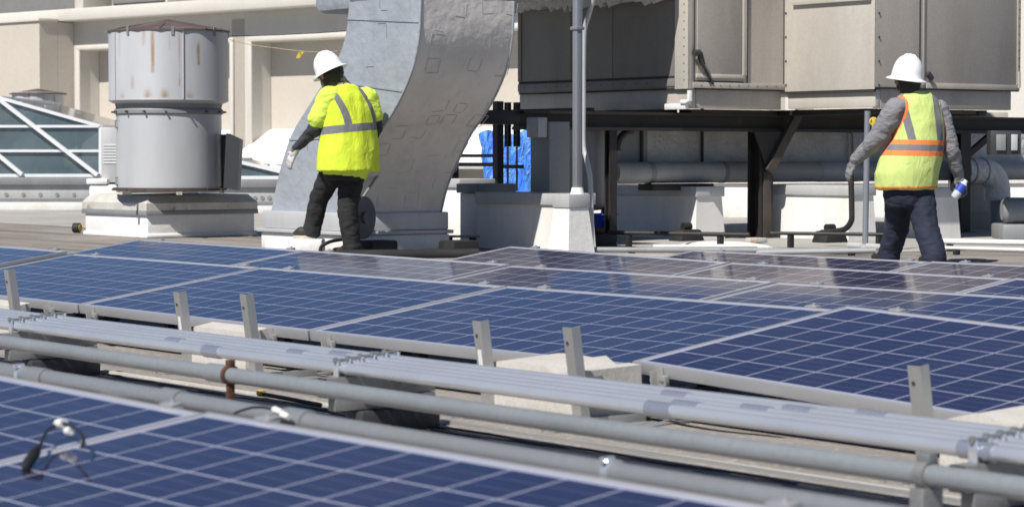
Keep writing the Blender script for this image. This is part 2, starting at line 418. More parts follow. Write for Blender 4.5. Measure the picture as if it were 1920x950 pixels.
# low racking feet under the rows (seen as dark stubs in the gap)
for i, a in enumerate((-11.3,-10.5,-9.6,-8.6,-7.6,-6.6,-5.6)):
    m = MB(); m.box((a-.03,5.16,.0),(a+.03,5.95,.02),.002); m.box((a-.02,5.3,.02),(a+.02,5.34,.13),.002); m.box((a-.02,5.88,.02),(a+.02,5.92,.24),.002)
    single('racking_foot', m, M['steel'], 'low dark racking foot in the gap beneath the first panel row', 'bracket', (a,5.5,0), A, 'racking feet under the first row')

# ------------------------------------------------------------------ concrete ballast blocks and uprights
def block(xl, xr, b0, b1, h, label, seed, n=8, flat=False):
    rnd = random.Random(seed)
    aL = at_b(xl, 690, b0).x; aR = at_b(xr, 690, b0).x
    t = thing('concrete_block', label, 'concrete block', ((aL+aR)/2,(b0+b1)/2,0), A, 'ballast blocks between the uprights')
    tops = [h*(1 if flat else 1 + rnd.uniform(-.09,.06)) for _ in range(n+1)]; tops[0] = h*.9; tops[-1] = h*1.0
    v = []; f = []
    m = MB()
    pf = [(aL+(aR-aL)*i/n, b0, tops[i]-.015) for i in range(n+1)]
    pb = [(aL+(aR-aL)*i/n + rnd.uniform(-.004,.004), b1, tops[i]*(1+(0 if flat else rnd.uniform(-.03,.02)))) for i in range(n+1)]
    bot0 = [(p[0], b0-.004, .10) for p in pf]; bot1 = [(p[0], b1+.004, .10) for p in pb]
    k = n+1; vs = pf+pb+bot0+bot1
    for i in range(n):
        f.append([i,i+1,k+i+1,k+i]); f.append([2*k+i,2*k+i+1,i+1,i]); f.append([k+i,k+i+1,3*k+i+1,3*k+i]); f.append([3*k+i,3*k+i+1,2*k+i+1,2*k+i])
    f.append([0,k,3*k,2*k]); f.append([n,2*k+n,3*k+n,k+n])
    m.poly(vs, f); part('upper_block', m, M['conc'], t)
    lo = MB(); lo.box((aL+.01,b0-.012,0.0),(aR-.02,b1-.01,.088),.006); part('lower_block', lo, M['conc'], t)
    return t
block(352, 470, 4.74, 4.82, .205, 'pale concrete block between the two uprights left of centre', 3, flat=True)
block(912, 1086, 4.74, 5.0, .20, 'pale concrete block with a chipped wavy top between the two centre uprights', 5)
block(1762, 2090, 4.74, 4.97, .20, 'whitish concrete block with wavy top at the right edge behind the conduits', 11)
block(-110, 28, 4.74, 4.82, .20, 'concrete block with dark end face at the left photo edge', 17, flat=True)
UP = [((11,506),'aluminium upright at the left photo edge beside the dark-ended block', False),
      ((330,548),'aluminium upright with a pale sticker, left of the two left of centre', True),
      ((455,552),'plain aluminium upright at the right end of the small concrete block', False),
      ((893,602),'aluminium upright with a white sticker left of the chipped block', True),
      ((1063,614),'plain aluminium upright standing against the chipped block', False),
      ((1713,686),'lone aluminium upright on the right in front of the darkest blue panel', False)]
for (px,py), lab, st in UP:
    top = at_b(px, py, 4.67); H = top.z
    base = Vector((top.x, top.y + .147*H, 0)); dirv = (top-base).normalized()
    t = thing('rack_upright', lab, 'upright', base, A, 'bare aluminium uprights in front of the first row')
    w = .046
    sd = Vector((1,0,0)); nr = sd.cross(dirv).normalized()   # nr points to +b / away
    if nr.y < 0: nr = -nr
    p = MB()
    o = [-sd*w/2, sd*w/2, sd*w/2+nr*.034, sd*w/2-sd*.004+nr*.034, sd*w/2-sd*.004+nr*.004, -sd*w/2+nr*.004]
    p.prism([base+x for x in o], top-base); part('post', p, M['alu'], t)
    q = base + dirv*(H*.86) - nr*.001 - sd*.006
    h = MB(); h.tube([q+nr*.0005, q-nr*.0015], .006, 12); part('bolt_hole', h, M['dgrey'], t)
    if st:
        s = MB(); c = base + dirv*(H*.56) - nr*.0012
        s.prism([c-sd*.011-dirv*.055, c+sd*.011-dirv*.055, c+sd*.011+dirv*.05, c-sd*.011+dirv*.05], -nr*.0008); part('sticker', s, M['white_pl'], t)
    f = MB(); f.box((base.x-.03, base.y-.12, .004),(base.x+.03, base.y+.30, .010),.001); f.box((base.x-.03,base.y-.13,.004),(base.x-.024,base.y+.3,.036),.001); part('foot_rail', f, M['alu'], t)

# ------------------------------------------------------------------ conduits
ZC = .209
cb = [4.06+.046*i for i in range(5)]; cz = [ZC+.004*i for i in range(5)]
names = ['nearest thin galvanised conduit of the five, at the front of the bundle','second thin galvanised conduit from the front of the bundle','middle thin galvanised conduit of the five in the bundle','fourth thin galvanised conduit from the front of the bundle','farthest thin galvanised conduit of the five, at the back of the bundle']
coup = [(400,1240,1835),(330,1290),(560,1420),(640,1500,1270),(720,1640)]
rc = random.Random(4)
def wob(b, z, r0, a0=-16.0, a1=-1.6, amp=.003, n=40):
    ph = rc.uniform(0,6)
    return [(a0+(a1-a0)*i/n, b+amp*math.sin(ph+i*.55), z+amp*.8*math.sin(ph*2+i*.4)) for i in range(n+1)]
for i, b in enumerate(cb):
    t = thing('conduit', names[i], 'conduit', (-7,b,0), A, 'five thin conduits running side by side')
    part('tube', MB().tube(wob(b, cz[i], .0185, amp=.0010), .0185, 24), M['galv'], t)
    for px in coup[i]:
        a = at_b(px, 292+ (px+2436)*.13, b).x
        c = MB(); c.tube([(a-.05,b,cz[i]),(a+.05,b,cz[i])], .0218, 18); part('coupling', c, M['coupling'], t)
sup = []
for px, py, lab in ((642,677,'in the middle of the run'),(30,600,'at the left photo edge'),(1838,835,'at the right end of the run')):
    a = at_b(px, py, cb[0]).x
    t = thing('conduit_support', f'grey strut support with bolts holding the five conduits, {lab}', 'support', (a,4.0,0), A, 'strut supports beneath the conduits')
    b = MB(); b.box((a-.05,4.10,0),(a+.05,4.40,.075),.008); part('base_block', b, M['dgrey'], t)
    s = MB(); s.box((a-.021,4.02,.078),(a+.021,4.40,.118),.002); s.box((a-.021,3.99,.121),(a+.021,4.40,.1835),.002); part('strut', s, M['strut'], t)
    e = MB(); e.box((a-.022,3.983,.122),(a+.022,3.988,.182)); part('end_cap', e, M['rubber'], t)
    for bb, ZC in zip(cb, cz):
        k = MB()
        k.tube([(a, bb+math.cos(q)*.0200, ZC+math.sin(q)*.0200) for q in [math.pi*j/10 for j in range(11)]], .004, 8)
        k.box((a-.013,bb-.0255,.184),(a+.013,bb-.0195,ZC+.026),.001); k.box((a-.013,bb+.0195,.184),(a+.013,bb+.0255,ZC+.026),.001)
        st = part('pipe_clip', k, M['galv'], t)
        z = MB(); z.tube([(a,bb-.03,ZC+.027),(a,bb+.022,ZC+.027)], .0045, 8); z.tube([(a,bb-.031,ZC+.027),(a,bb-.022,ZC+.027)], .0095, 6); part('bolt', z, M['strut'], st)
# the larger grey pipe
bp, zp, rp = 3.62, .2175, .0235
t = thing('grey_pipe', 'thick matt grey pipe with a rusty clamp running below the thin conduits', 'pipe', (-6,bp,0), A)
part('tube', MB().tube(wob(bp, zp, rp, amp=.002), rp, 24), M['pipe'], t)
a = at_b(413,712,bp).x; part('coupling', MB().tube([(a-.06,bp,zp),(a+.05,bp,zp)], rp+.005, 24), M['pipe'], t)
a = at_b(432,712,bp).x
c = MB(); c.tube([(a-.010,bp,zp),(a+.010,bp,zp)], rp+.006, 24); c.box((a-.013,bp-.010,zp+rp+.002),(a+.013,bp+.010,zp+rp+.022),.002); c.box((a-.007,bp-.012,0.05),(a+.007,bp+.012,zp-rp-.002),.002)
part('clamp', c, M['rust'], t, 'rusty clamp')
c = MB(); c.box((a-.05,bp-.14,.0),(a+.05,bp+.14,.05),.004); part('clamp_base', c, M['steel2'], t)
a = at_b(1737,892,bp).x
c = MB(); c.tube([(a-.014,bp,zp),(a+.014,bp,zp)], rp+.006, 24); c.box((a-.018,bp-.012,zp+rp+.001),(a+.018,bp+.012,zp+rp+.022),.002); c.box((a-.02,bp-.03,.06),(a+.02,bp+.03,zp-rp-.002),.003)
part('clamp', c, M['strut'], t)
c = MB(); c.box((a-.05,bp-.14,0),(a+.05,bp+.14,.06),.004); part('clamp_base', c, M['mgrey'], t)
# the pale pipe right behind the front row of panels
bq, rq = 2.93, .024; zq = CH-.2005*bq-rq
t = thing('low_pipe', 'pale grey-green pipe lying just behind the nearest panels', 'pipe', (-5,bq,0), A)
part('tube', MB().tube(wob(bq, zq, rq, a0=-14, amp=.002), rq, 24), M['pipe2'], t)
for px, py in ((75,696),(325,745),(560,790)):
    a = at_b(px,py,bq).x; part('coupling', MB().tube([(a-.045,bq,zq),(a+.045,bq,zq)], rq+.0045, 24), M['pipe2'], t)
for px, py in ((45,692),(1150,890)):
    a = at_b(px,py,bq).x
    c = MB(); c.tube([(a-.01,bq,zq),(a+.01,bq,zq)], rq+.003, 24); c.tube([(a,bq-.03,zq+rq+.004),(a,bq+.0,zq+rq+.004)], .006, 6); part('strap', c, M['galv'], t)
for k, a in enumerate((-8.2,-5.6,-3.6)):
    c = MB(); c.box((a-.06,bq-.06,.0),(a+.06,bq+.06,zq-rq-.001),.004); part('foot', c, M['mgrey'], t)
# two white cable connectors lying on the low pipe
t = thing('cable_connector', 'white cable connector with a thin black lead lying on the pale pipe', 'connector', at_b(515,770,bq-.04), A)
p0 = at_b(515,768,bq-.045); p1 = at_b(530,777,bq-.045)
part('plug', MB().tube([p0, p0+Vector((.035,-.002,-.003))], [.009,.007], 10), M['white_pl'], t)
part('plug', MB().tube([p1, p1+Vector((.03,-.002,-.003))], [.009,.007], 10), M['white_pl'], t)
pts = [at_b(x,y,bq-.05) for x,y in ((440,774),(455,768),(475,763),(495,763),(512,767))]
part('lead', MB().tube(pts, .003, 8), M['cable'], t)
# ground cables and strips between pipes and panels
for i, (pa, pb, r, mt, lab, off) in enumerate((
    ((130,690),(1010,835),.004,'cable','thin black cable on the roof below the grey pipe, nearer one',0),
    ((160,694),(420,740),.005,'cable','short black cable curling on the roof at the left below the grey pipe',.02),
    ((520,752),(1500,905),.005,'cable','black cable on the roof beside the pale strip',.0))):
    q0 = at_z(*pa, .008, A); q1 = at_z(*pb, .008, A); n = 30; rr = random.Random(i)
    pts = [q0.lerp(q1, k/n) + Vector((0, .018*math.sin(k*.9+i)+rr.uniform(-.006,.006), 0)) for k in range(n+1)]
    for p in pts: p.z = r
    single('ground_cable', MB().tube(pts, r, 8), M[mt], lab, 'cable', (q0.x,q0.y,0), A)
for i, (pa, pb, w, h, lab) in enumerate((
    ((150,692),(1900,955),.018,.012,'long pale metal strip on the roof between the grey pipe and the low pipe'),
    ((700,775),(1900,962),.014,.016,'second thin pale metal strip lying nearer the low pipe'))):
    q0 = at_z(*pa, .0, A); q1 = at_z(*pb, .0, A)
    m = MB(); m.bar((q0.x,q0.y,h/2),(q1.x,q1.y,h/2), w, h)
    single('metal_strip', m, M['conc'] if i == 0 else M['alu'], lab, 'strip', (q0.x,q0.y,0), A)
q0 = at_z(690,690,0,A)
t = thing('brass_fitting', 'small yellow brass fitting with a black rod under the grey pipe', 'fitting', at_z(493,742,0,A), A)
q = at_z(490,742,.012,A); part('nut', MB().tube([(q.x-.015,q.y,.022),(q.x+.015,q.y,.022)], .013, 6), M['yellow'], t)
part('rod', MB().tube([(q.x+.016,q.y,.02),(q.x+.40,q.y-.005,.014)], .008, 8), M['cable'], t)
# loose aluminium straps lying on the roof
for pa, pb, w, lab in (((1100,820),(1290,790),.05,'bright aluminium strap lying slanted on the roof right of the chipped block'),
                       ((540,708),(640,700),.05,'bright aluminium strap lying on the roof right of the small block'),
                       ((110,640),(220,638),.03,'pale metal strap lying on the roof at the left below the conduits'),
                       ((1440,806),(1710,795),.02,'narrow bright strip lying on the roof left of the lone upright')):
    q0 = at_z(*pa,.0,A); q1 = at_z(*pb,.0,A); m = MB(); m.bar((q0.x,q0.y,.006),(q1.x,q1.y,.006), w, .008)
    single('loose_strap', m, M['alu'], lab, 'strap', (q0.x,q0.y,0), A)
# white wiring duct under the front edge of the first row
for a0_, a1_, lab in ((-11.2,-9.9,'white cable trunking under the panel edge at the left'),(-8.35,-7.7,'white cable trunking under the panel edge left of centre'),(-5.95,-5.3,'white cable trunking under the panel edge right of the chipped block')):
    m = MB(); pts = [(a0_+(a1_-a0_)*i/8, 5.0+.01*math.sin(i), .115-.03*math.sin(math.pi*i/8)) for i in range(9)]
    m.tube(pts, .014, 10); single('cable_trunking', m, M['white_pl'], lab, 'trunking', ((a0_+a1_)/2,5,0), A)
# loose cable with connectors on the nearest panel
t = thing('loose_lead', 'looped black cable with white connectors and black plug on the nearest panel', 'cable', at_b(70,885,2.08), A)
pts = [at_b(52,868,2.12),at_b(66,848,2.15),at_b(75,835,2.18),at_b(85,812,2.24),at_b(98,800,2.28),at_b(115,793,2.30),at_b(132,797,2.28),at_b(148,808,2.25),at_b(157,822,2.22),at_b(153,838,2.2)]
def smooth_pts(p, n=6):
    out = []
    for i in range(len(p)-1):
        p0, p1, p2, p3 = p[max(i-1,0)], p[i], p[i+1], p[min(i+2,len(p)-1)]
        for k in range(n):
            s = k/n; out.append(.5*((2*p1)+(p2-p0)*s+(2*p0-5*p1+4*p2-p3)*s*s+(3*p1-p0-3*p2+p3)*s**3))
    out.append(p[-1]); return out
part('lead', MB().tube(smooth_pts(pts), .0035, 10), M['cable'], t)
pq = at_b(46,882,2.10); part('plug', MB().tube([pq, pts[0], pts[1], pts[2]], [.006,.0115,.0115,.005], 12), M['cable'], t)
p = at_b(112,792,2.30); part('connector', MB().tube([p+Vector((-.008,0,-.003)), p+Vector((.02,0,.0))], .0105, 12), M['white_pl'], t)
p = at_b(128,806,2.28); part('connector', MB().tube([p+Vector((-.006,0,-.002)), p+Vector((.014,0,0))], .0085, 12), M['white_pl'], t)

# ------------------------------------------------------------------ large round vent (left)
vc = at_d(318, 440, 25.6)          # world
t = thing('roof_vent', 'large pale grey two-drum roof vent with rust streaks and a low conical cap', 'vent', (vc.x,vc.y,0), O)
def L(*p): return Vector((vc.x,vc.y,0)) + Vector((p[0],p[1],p[-1]))
S = 25.6/F
def zy(y): return CH+(292-y)*S
r1 = 111*S; r2 = 98*S
part('lower_drum', MB().lathe([(r2,zy(360)),(r2,zy(216))], L(0,0,0), 72, caps=False), M['vent'], t)
for z in (zy(232), zy(338)):
    hb = MB()
    x0 = -r2*.93; yy = -math.sqrt(r2*r2-x0*x0)-.012
    hb.tube([L(x0,yy,z+.03),L(x0-.01,yy-.03,z+.03),L(x0-.01,yy-.03,z-.05),L(x0,yy,z-.05)], .008, 8); part('handle', hb, M['mgrey'], t)
part('neck', MB().lathe([(r2*.985,zy(217)),(r2*1.035,zy(214)),(r2*1.035,zy(208)),(r2*1.0,zy(204)),(r1*.90,zy(195))], L(0,0,0), 72, caps=False), M['mgrey'], t)
up = MB(); up.lathe([(r1*.9,zy(196)),(r1*.99,zy(191.5)),(r1*1.005,zy(190)),(r1,zy(187)),(r1,zy(66)),(r1*.995,zy(62)),(r1*.95,zy(62))], L(0,0,0), 96, caps=False)
part('upper_drum', up, M['vent'], t)
for ang in (-68, -112-30, 20):
    sm = MB()
    x0 = r1*1.002*math.cos(R(ang)); y0 = r1*1.002*math.sin(R(ang)); sm.bar(L(x0,y0,zy(188)),L(x0,y0,zy(66)), .022, .006, (y0,-x0,0)); part('seam', sm, M['lgrey'], t)
cp = MB(); cp.lathe([(r1*1.035,zy(63)),(r1*1.035,zy(60)),(r1*.35,zy(45)),(r1*.16,zy(41)),(0,zy(40))], L(0,0,0), 16, caps=False); cp.lathe([(r1*1.035,zy(63)),(0,zy(63)+.01)], L(0,0,0), 16, caps=False)
part('cap', cp, M['caprust'], t, smooth=5)
for k in range(8): 
    cr = MB()
    an = 2*math.pi*k/8; e = Vector((math.cos(an),math.sin(an),0))
    cr.bar(L(0,0,zy(39.2)), L(*(e*r1*1.035),zy(60)+.004), .02, .012); part('cap_rib', cr, M['caprust'], t)
for k in range(8):
    an = R(-90+k*45+12); e = Vector((math.cos(an),math.sin(an),0))
    b_ = MB(); b_.bar(L(*(e*r1*1.01),zy(56)), L(*(e*r1*1.005),zy(72)), .03, .012, e); part('cap_bracket', b_, M['mgrey'], t)
for k in range(16):
    an = R(k*22.5+5); e = Vector((math.cos(an),math.sin(an),0))
    for yy in (211, 355): part('flange_bolt', MB().tube([L(*(e*r2*1.0),zy(yy)), L(*(e*r2*1.09),zy(yy))], .012, 6), M['steel2'], t)
part('base_ring', MB().lathe([(r2*1.07,zy(357)),(r2*1.07,zy(352)),(r2*1.0,zy(351))], L(0,0,0), 72), M['steel2'], t)
# curb turned about 19 degrees
Mc = Matrix.Translation(L(0,0,0)) @ Matrix.Rotation(R(-2.5),4,'Z')
near = at_z(270,449,0); lf = at_z(153,441,0); rt = at_z(481,449,0)
near = at_z(277,447,0); hx = Vector((math.cos(R(39)),math.sin(R(39)),0)); hy = Vector((-hx.y,hx.x,0)); wx = wy = .66
Mc = Matrix((( hx.x,hy.x,0,near.x+hx.x*wx+hy.x*wy),(hx.y,hy.y,0,near.y+hx.y*wx+hy.y*wy),(0,0,1,0),(0,0,0,1)))
zc = zy(393); zt = zy(363)
c = MB(); c.box((-wx-.01,-wy-.01,0),(wx+.01,wy+.01,zc-.01),.025,Mc); c.box((-wx-.03,-wy-.03,0),(wx+.03,wy+.03,.05),.02,Mc); part('curb', c, M['wht'], t)
c = MB()
v = [(-wx-.03,-wy-.03,zc),(wx+.03,-wy-.03,zc),(wx+.03,wy+.03,zc),(-wx-.03,wy+.03,zc),(-wx-.03,-wy-.03,zc+.075),(wx+.03,-wy-.03,zc+.075),(wx+.03,wy+.03,zc+.075),(-wx-.03,wy+.03,zc+.075),
     (-wx*.93,-wy*.93,zt-.01),(wx*.93,-wy*.93,zt-.01),(wx*.93,wy*.93,zt-.01),(-wx*.93,wy*.93,zt-.01)]
f = [[0,1,5,4],[1,2,6,5],[2,3,7,6],[3,0,4,7],[4,5,9,8],[5,6,10,9],[6,7,11,10],[7,4,8,11],[8,9,10,11],[3,2,1,0]]
c.poly(v, f, Mc); part('curb_cap', c, M['curbcap'], t)
c = MB(); c.box((-wx-.036,-wy-.036,zc-.05),(wx+.036,wy+.036,zc-.001),.004,Mc); part('curb_flashing', c, M['mgrey'], t)
for k in range(2):
    an = R(-125+k*52); e = Vector((math.cos(an),math.sin(an),0))
    b_ = MB(); b_.bar(L(*(e*r2*1.06),zt+.012), L(*(e*(r2+.17)),zt+.012), .04, .03); part('hold_down', b_, M['curbcap'], t)
# controls cabinet on the right of the vent
q0 = at_d(424,355,25.4); q1 = at_d(450,255,25.4)
t = thing('control_box', 'dark grey upright control cabinet beside the round vent', 'cabinet', (q0.x,q0.y,zy(356)), O)
c = MB(); c.prism([at_d(424,250,25.3),at_d(450,262,25.3),at_d(445,357,25.3),at_d(419,352,25.3)], (0,.3,0)); part('cabinet', c, M['dgrey'], t)
c = MB(); c.prism([at_d(413,252,25.6),at_d(424,252,25.6),at_d(421,352,25.6),at_d(413,350,25.6)], (0,.25,0)); part('backplate', c, M['dgrey'], t)
c = MB(); c.bar(at_d(416,345,25.7), at_d(416,362,25.7), .05,.05,(0,1,0)); part('bracket', c, M['mgrey'], t)
# louvred grey cabinet on a white curb behind the vent
t = thing('louvred_cabinet', 'slim grey louvred cabinet between the skylight and the round vent', 'cabinet', at_d(205,345,28.5,O), O)
q0 = at_d(190,342,28.5); q1 = at_d(222,239,28.5)
c = MB(); c.box((q0.x,q0.y,q0.z),(q1.x,q0.y+.5,q1.z),.01); part('cabinet', c, M['lgrey'], t)
for k in range(7):
    sl = MB()
    z = at_d(200,273+k*5.5,28.5).z; sl.prism([(q0.x+.025,q0.y-.002,z),(q0.x+.025,q0.y-.008,z-.004),(q0.x+.025,q0.y-.002,z+.02)], (q1.x-q0.x-.05,0,0)); part('louvre', sl, M['lgrey'], t)
c = MB(); a0 = at_d(164,372,28.4); a1 = at_d(230,347,28.4); c.box((a0.x+.02,a0.y,0),(a1.x,a0.y+.8,at_d(180,346,28.4).z),.02); c.box((a0.x-.01,a0.y-.02,at_d(180,346,28.4).z+.002),(a1.x-.18,a0.y+.8,at_d(180,335,28.4).z),.015)
part('white_curb', c, M['wht'], t)
# little black and yellow pipe end beside the curb
q = at_z(147,437,0)
t = thing('drain_cap', 'small black drain cap with a yellow ring beside the vent curb', 'drain', (q.x,q.y,0), O)
part('cap', MB().tube([(q.x-.05,q.y,.06),(q.x+.02,q.y-.02,.06)], .055, 16), M['rubber'], t)
part('ring', MB().tube([(q.x+.022,q.y-.02,.06),(q.x+.030,q.y-.023,.06)], .040, 16), M['yellow'], t)

# ------------------------------------------------------------------ skylights
D = 38.0
def skylight(name, label, D, xl, apx, apy, xr, ey, by, gy, depth, bars, diag):
    o = at_d((xl+xr)/2, gy, D); t = thing(name, label, 'skylight', (o.x,o.y,0), O)
    pl = at_d(xl,by,D); pr = at_d(xr,by,D); el = at_d(xl,ey,D); er = at_d(xr,ey,D); ap = at_d(apx,apy,D); Y = Vector((0,depth,0))
    g = MB(); g.prism([pl,pr,er,ap,el], Y); part('glazing', g, M['glass'], t)
    m = MB(); w = .055
    off = Vector((0,-.02,0))
    for p, q in ((er,ap),(ap,el),(er,pr),(pl,pr)): m.bar(p+off,q+off,.05,w,(0,1,0))
    for y in bars:
        p = at_d(xl,y,D); q = at_d(xr,y,D); m.bar(p+off,q+off,.04,.05,(0,1,0))
    m.bar(er,er+Y,.05,.05); m.bar(ap,ap+Y,.05,.05)
    part('mullion', m, M['mull'], t)
    for (x0,y0,x1,y1) in diag:
        k = MB(); k.bar(at_d(x0,y0,D)+off*2.6, at_d(x1,y1,D)+off*2.6, .06, .095, (0,1,0)); part('hip_bar', k, M['mull'], t)
    # steel inside, seen through the glass
    ins = MB()
    for k in range(3):
        yy = Y*(.2+.25*k); ins.bar(pl.lerp(pr,.25*k)+yy, ap.lerp(er,.2*k)+yy, .07,.07); ins.bar(pl.lerp(pr,.3+.2*k)+yy, ap.lerp(er,.15*k+.1)+yy, .07,.07)
    part('inner_truss', ins, M['lgrey'], t)
    z1 = pl.z-.03
    c = MB(); c.box((pl.x-.05,pl.y-.10,0),(pr.x-.12,pl.y+depth+.1,z1-.32),.02); part('base_curb', c, M['wht'], t)
    c = MB(); c.box((pl.x-.05,pl.y-.14,z1-.34),(pr.x-.1,pl.y+depth+.14,z1-.12),.01); part('curb_panel', c, M['lgrey'], t)
    c = MB(); c.box((pl.x-.05,pl.y-.2,z1-.12),(pr.x-.06,pl.y+depth+.2,z1),.01); part('sill', c, M['mgrey'], t)
    for k in range(12):
        bb = MB(); x = pl.x + (pr.x-pl.x)*(k+.5)/12; bb.tube([(x,pl.y-.155,z1-.27),(x,pl.y-.135,z1-.27)], .03, 10); part('fixing', bb, M['mgrey'], t)
    return t
skylight('skylight', 'large dark glass skylight with white bars at the left edge', 38.0, -190, -2, 183, 189, 237, 329, 395, 5.0, (237,283), ((-2,185,184,328),(-45,255,43,327)))
skylight('skylight', 'small low skylight on a grey curb seen behind the dark cabinet', 36.0, 380, 430, 299, 540, 325, 333, 400, 3.0, (), ())

# second, distant vent
D2 = 47.0; q = at_d(72, 300, D2); s2 = D2/F
t = thing('roof_vent', 'distant pale round vent with a low brown cap behind the skylight', 'vent', (q.x,q.y,0), O)
def z2(y): return CH+(292-y)*s2
part('drum', MB().lathe([(48*s2,0),(48*s2,z2(174))], (q.x,q.y,0), 40, caps=False), M['vent'], t)
part('cap', MB().lathe([(54*s2,z2(178)),(54*s2,z2(176)),(0,z2(167))], (q.x,q.y,0), 10), M['caprust'], t, smooth=5)

# ------------------------------------------------------------------ far building
b0 = 33.0; zb = 5.3
t = thing('building', 'long cream building with deep rectangular recesses and white pilasters behind the roof', 'building', (-40,b0,0), V)
def va(x, y=200, b=b0): return at_b(x, y, b, V)
REC = .55
zr = va(150,93).z - .02; zs = 1.05
w = MB()
aw0 = -75.0; aw1 = -14.0
bays = [(150,437),(472,762),(800,1095),(1140,1440),(1490,1800)]
ba = [(va(l).x, va(r).x) for l, r in bays]
z_led = va(137,42).z
w.box((aw0,b0,zr),(aw1,b0+REC,z_led)); prev = aw0
for l, r in ba:
    w.box((prev,b0,-.5),(l,b0+REC,zr)); prev = r
w.box((prev,b0,-.5),(aw1,b0+REC,zr)); w.box((aw0,b0+REC,-.5),(aw1,b0+REC+1,zb))
part('wall', w, M['bwall'], t)
for l, r in ba:
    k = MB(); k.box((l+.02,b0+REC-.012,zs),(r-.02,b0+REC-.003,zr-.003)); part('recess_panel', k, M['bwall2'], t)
    k = MB(); k.prism([(l,b0+REC-.013,1.42),(l,b0-.55,.84),(l,b0-.55,.70),(l,b0+REC-.013,.70)], (r-l,0,0)); sk = part('sloped_sill', k, M['wht'], t)
    k = MB(); k.box((l-.15,b0-.6,.62),(r+.15,b0-.02,.698)); part('sill_edge', k, M['lgrey'], sk)
    k = MB()
    for e in (l, r): k.box((e-.06 if e==l else e-.05,b0-.06,.5),(e+.05 if e==l else e+.06,b0-.003,zr+.10),.02)
    k.box((l-.06,b0-.062,zr),(r+.06,b0-.003,zr+.09),.02); part('recess_trim', k, M['bwall'], t)
# flat strips darkened to stand for shaded grooves between pilasters
for i in range(len(ba)-1):
    k = MB(); m0 = (ba[i][1]+ba[i+1][0])/2; k.box((m0-.32,b0-.004,-.4),(m0+.08,b0-.002,z_led-.15)); part('groove_shade', k, M['bwall_shade'], t)
k = MB(); k.box((aw0,b0-.45,z_led),(aw1,b0+.3,va(137,20).z),.03); part('ledge', k, M['bwall'], t)
k = MB(); k.box((aw0,b0+REC-.05,va(137,20).z),(aw1,b0+REC-.01,zb)); part('upper_recess', k, M['bwall_shade'], t)  # back wall coloured darker in place of the recess shadow
for x0, x1 in ((160,176),(498,507),(330,334),(900,915)):
    l, r = va(x0,10).x, va(x1,10).x; k = MB(); k.box((l,b0-.3,va(137,20).z+.002),(r,b0+REC-.052,zb),.02); part('upper_pier', k, M['bwall'], t)
l, r = va(-200,10).x, va(158,10).x; k = MB(); k.box((l,b0+REC-.09,va(137,17).z),(r,b0+REC-.052,zb-.05)); part('recess_shade_band', k, M['recess_shade'], t)  # dark sheet standing in for the shadowed opening, likewise the next one
l, r = va(180,10).x, va(328,10).x; k = MB(); k.box((l,b0+REC-.09,va(137,9).z),(r,b0+REC-.052,zb-.05)); part('recess_shade_band', k, M['recess_shade'], t)
# protruding volume at the left
c0 = at_b(75,200,b0-.95,V)
t = thing('building_annex', 'plain beige block standing out from the cream wall at the far left', 'building', (c0.x-5,b0-.95,0), V)
zt_ = at_b(75,40,b0-.95,V).z
k = MB(); k.box((c0.x-14,b0-.95,-.5),(c0.x,b0-.46,zt_)); k.box((c0.x-14,b0-.455,-.5),(c0.x,b0-.004,zt_)); part('wall', k, M['bwall2'], t)
k = MB(); k.box((c0.x-14,b0-1.0,zt_+.002),(c0.x+.04,b0-.46,zt_+.07),.01); part('coping', k, M['bwall'], t)
# line with a yellow pennant
t = thing('rope_line', 'thin rope with a small yellow pennant strung from the round vent', 'rope', at_d(430,75,26), O)
pts = [at_d(430,74,26),at_d(470,84,25.5),at_d(520,91,24.6),at_d(560,96,24),at_d(600,98,23),at_d(640,96,22)]
part('rope', MB().tube(smooth_pts(pts), .0045, 6), M['ropetan'], t)
k = MB(); q = at_d(561,96,24); k.prism([q, q+Vector((.05,0,-.01)), q+Vector((-.0,0,-.075)), q+Vector((-.035,0,-.07))], (0,.006,0)); part('pennant', k, M['yellow'], t)
pts = [at_d(430,68,26),at_d(520,66,25),at_d(600,62,23),at_d(650,58,21.6)]
single('wire', MB().tube(pts, .004, 6), M['cable'], 'thin dark wire running from the vent cap to the duct', 'wire', pts[0], O)
# ------------------------------------------------------------------ the big curved duct
bd = 11.71; bd2 = 12.70
cor = [(789,-6),(786,66),(775,126),(755,177),(733,217),(712,248),(688,300),(668,350),(656,402)]
lef = [(655,-6),(651,50),(638,100),(610,150),(578,200),(548,250),(532,295),(519,345),(508,400)]
cp_ = [at_b(x,y,bd) for x,y in cor]; lp_ = [at_b(x,y,bd) for x,y in lef]
def dense(p):
    return smooth_pts([Vector(q) for q in p], 4)
cp_ = dense(cp_); lp_ = dense(lp_)
a_top = (cp_[0].x+lp_[0].x)/2
t = thing('curved_duct', 'large coated grey sheet-metal duct bending up from a white curb', 'duct', (a_top-.4,bd+.5,0), A)
n = len(cp_)
m1 = MB()
vs = [(p.x,bd,p.z) for p in lp_] + [(p.x,bd,p.z) for p in cp_] + [(p.x,bd2,p.z) for p in lp_] + [(p.x,bd2,p.z) for p in cp_]
fs = []
for i in range(n-1):
    fs.append([i,i+1,n+i+1,n+i]); fs.append([2*n+i,3*n+i,3*n+i+1,2*n+i+1])
m1.poly(vs, fs + [[i,2*n+i,2*n+i+1,i+1] for i in range(n-1)])
m2 = MB(); vv = [(p.x+.004,bd+.001,p.z) for p in cp_]+[(p.x+.004,bd2-.001,p.z) for p in cp_]
m2.poly(vv, [[i,i+1,n+i+1,n+i] for i in range(n-1)]); m2.mi = 1; m1.mi = 1
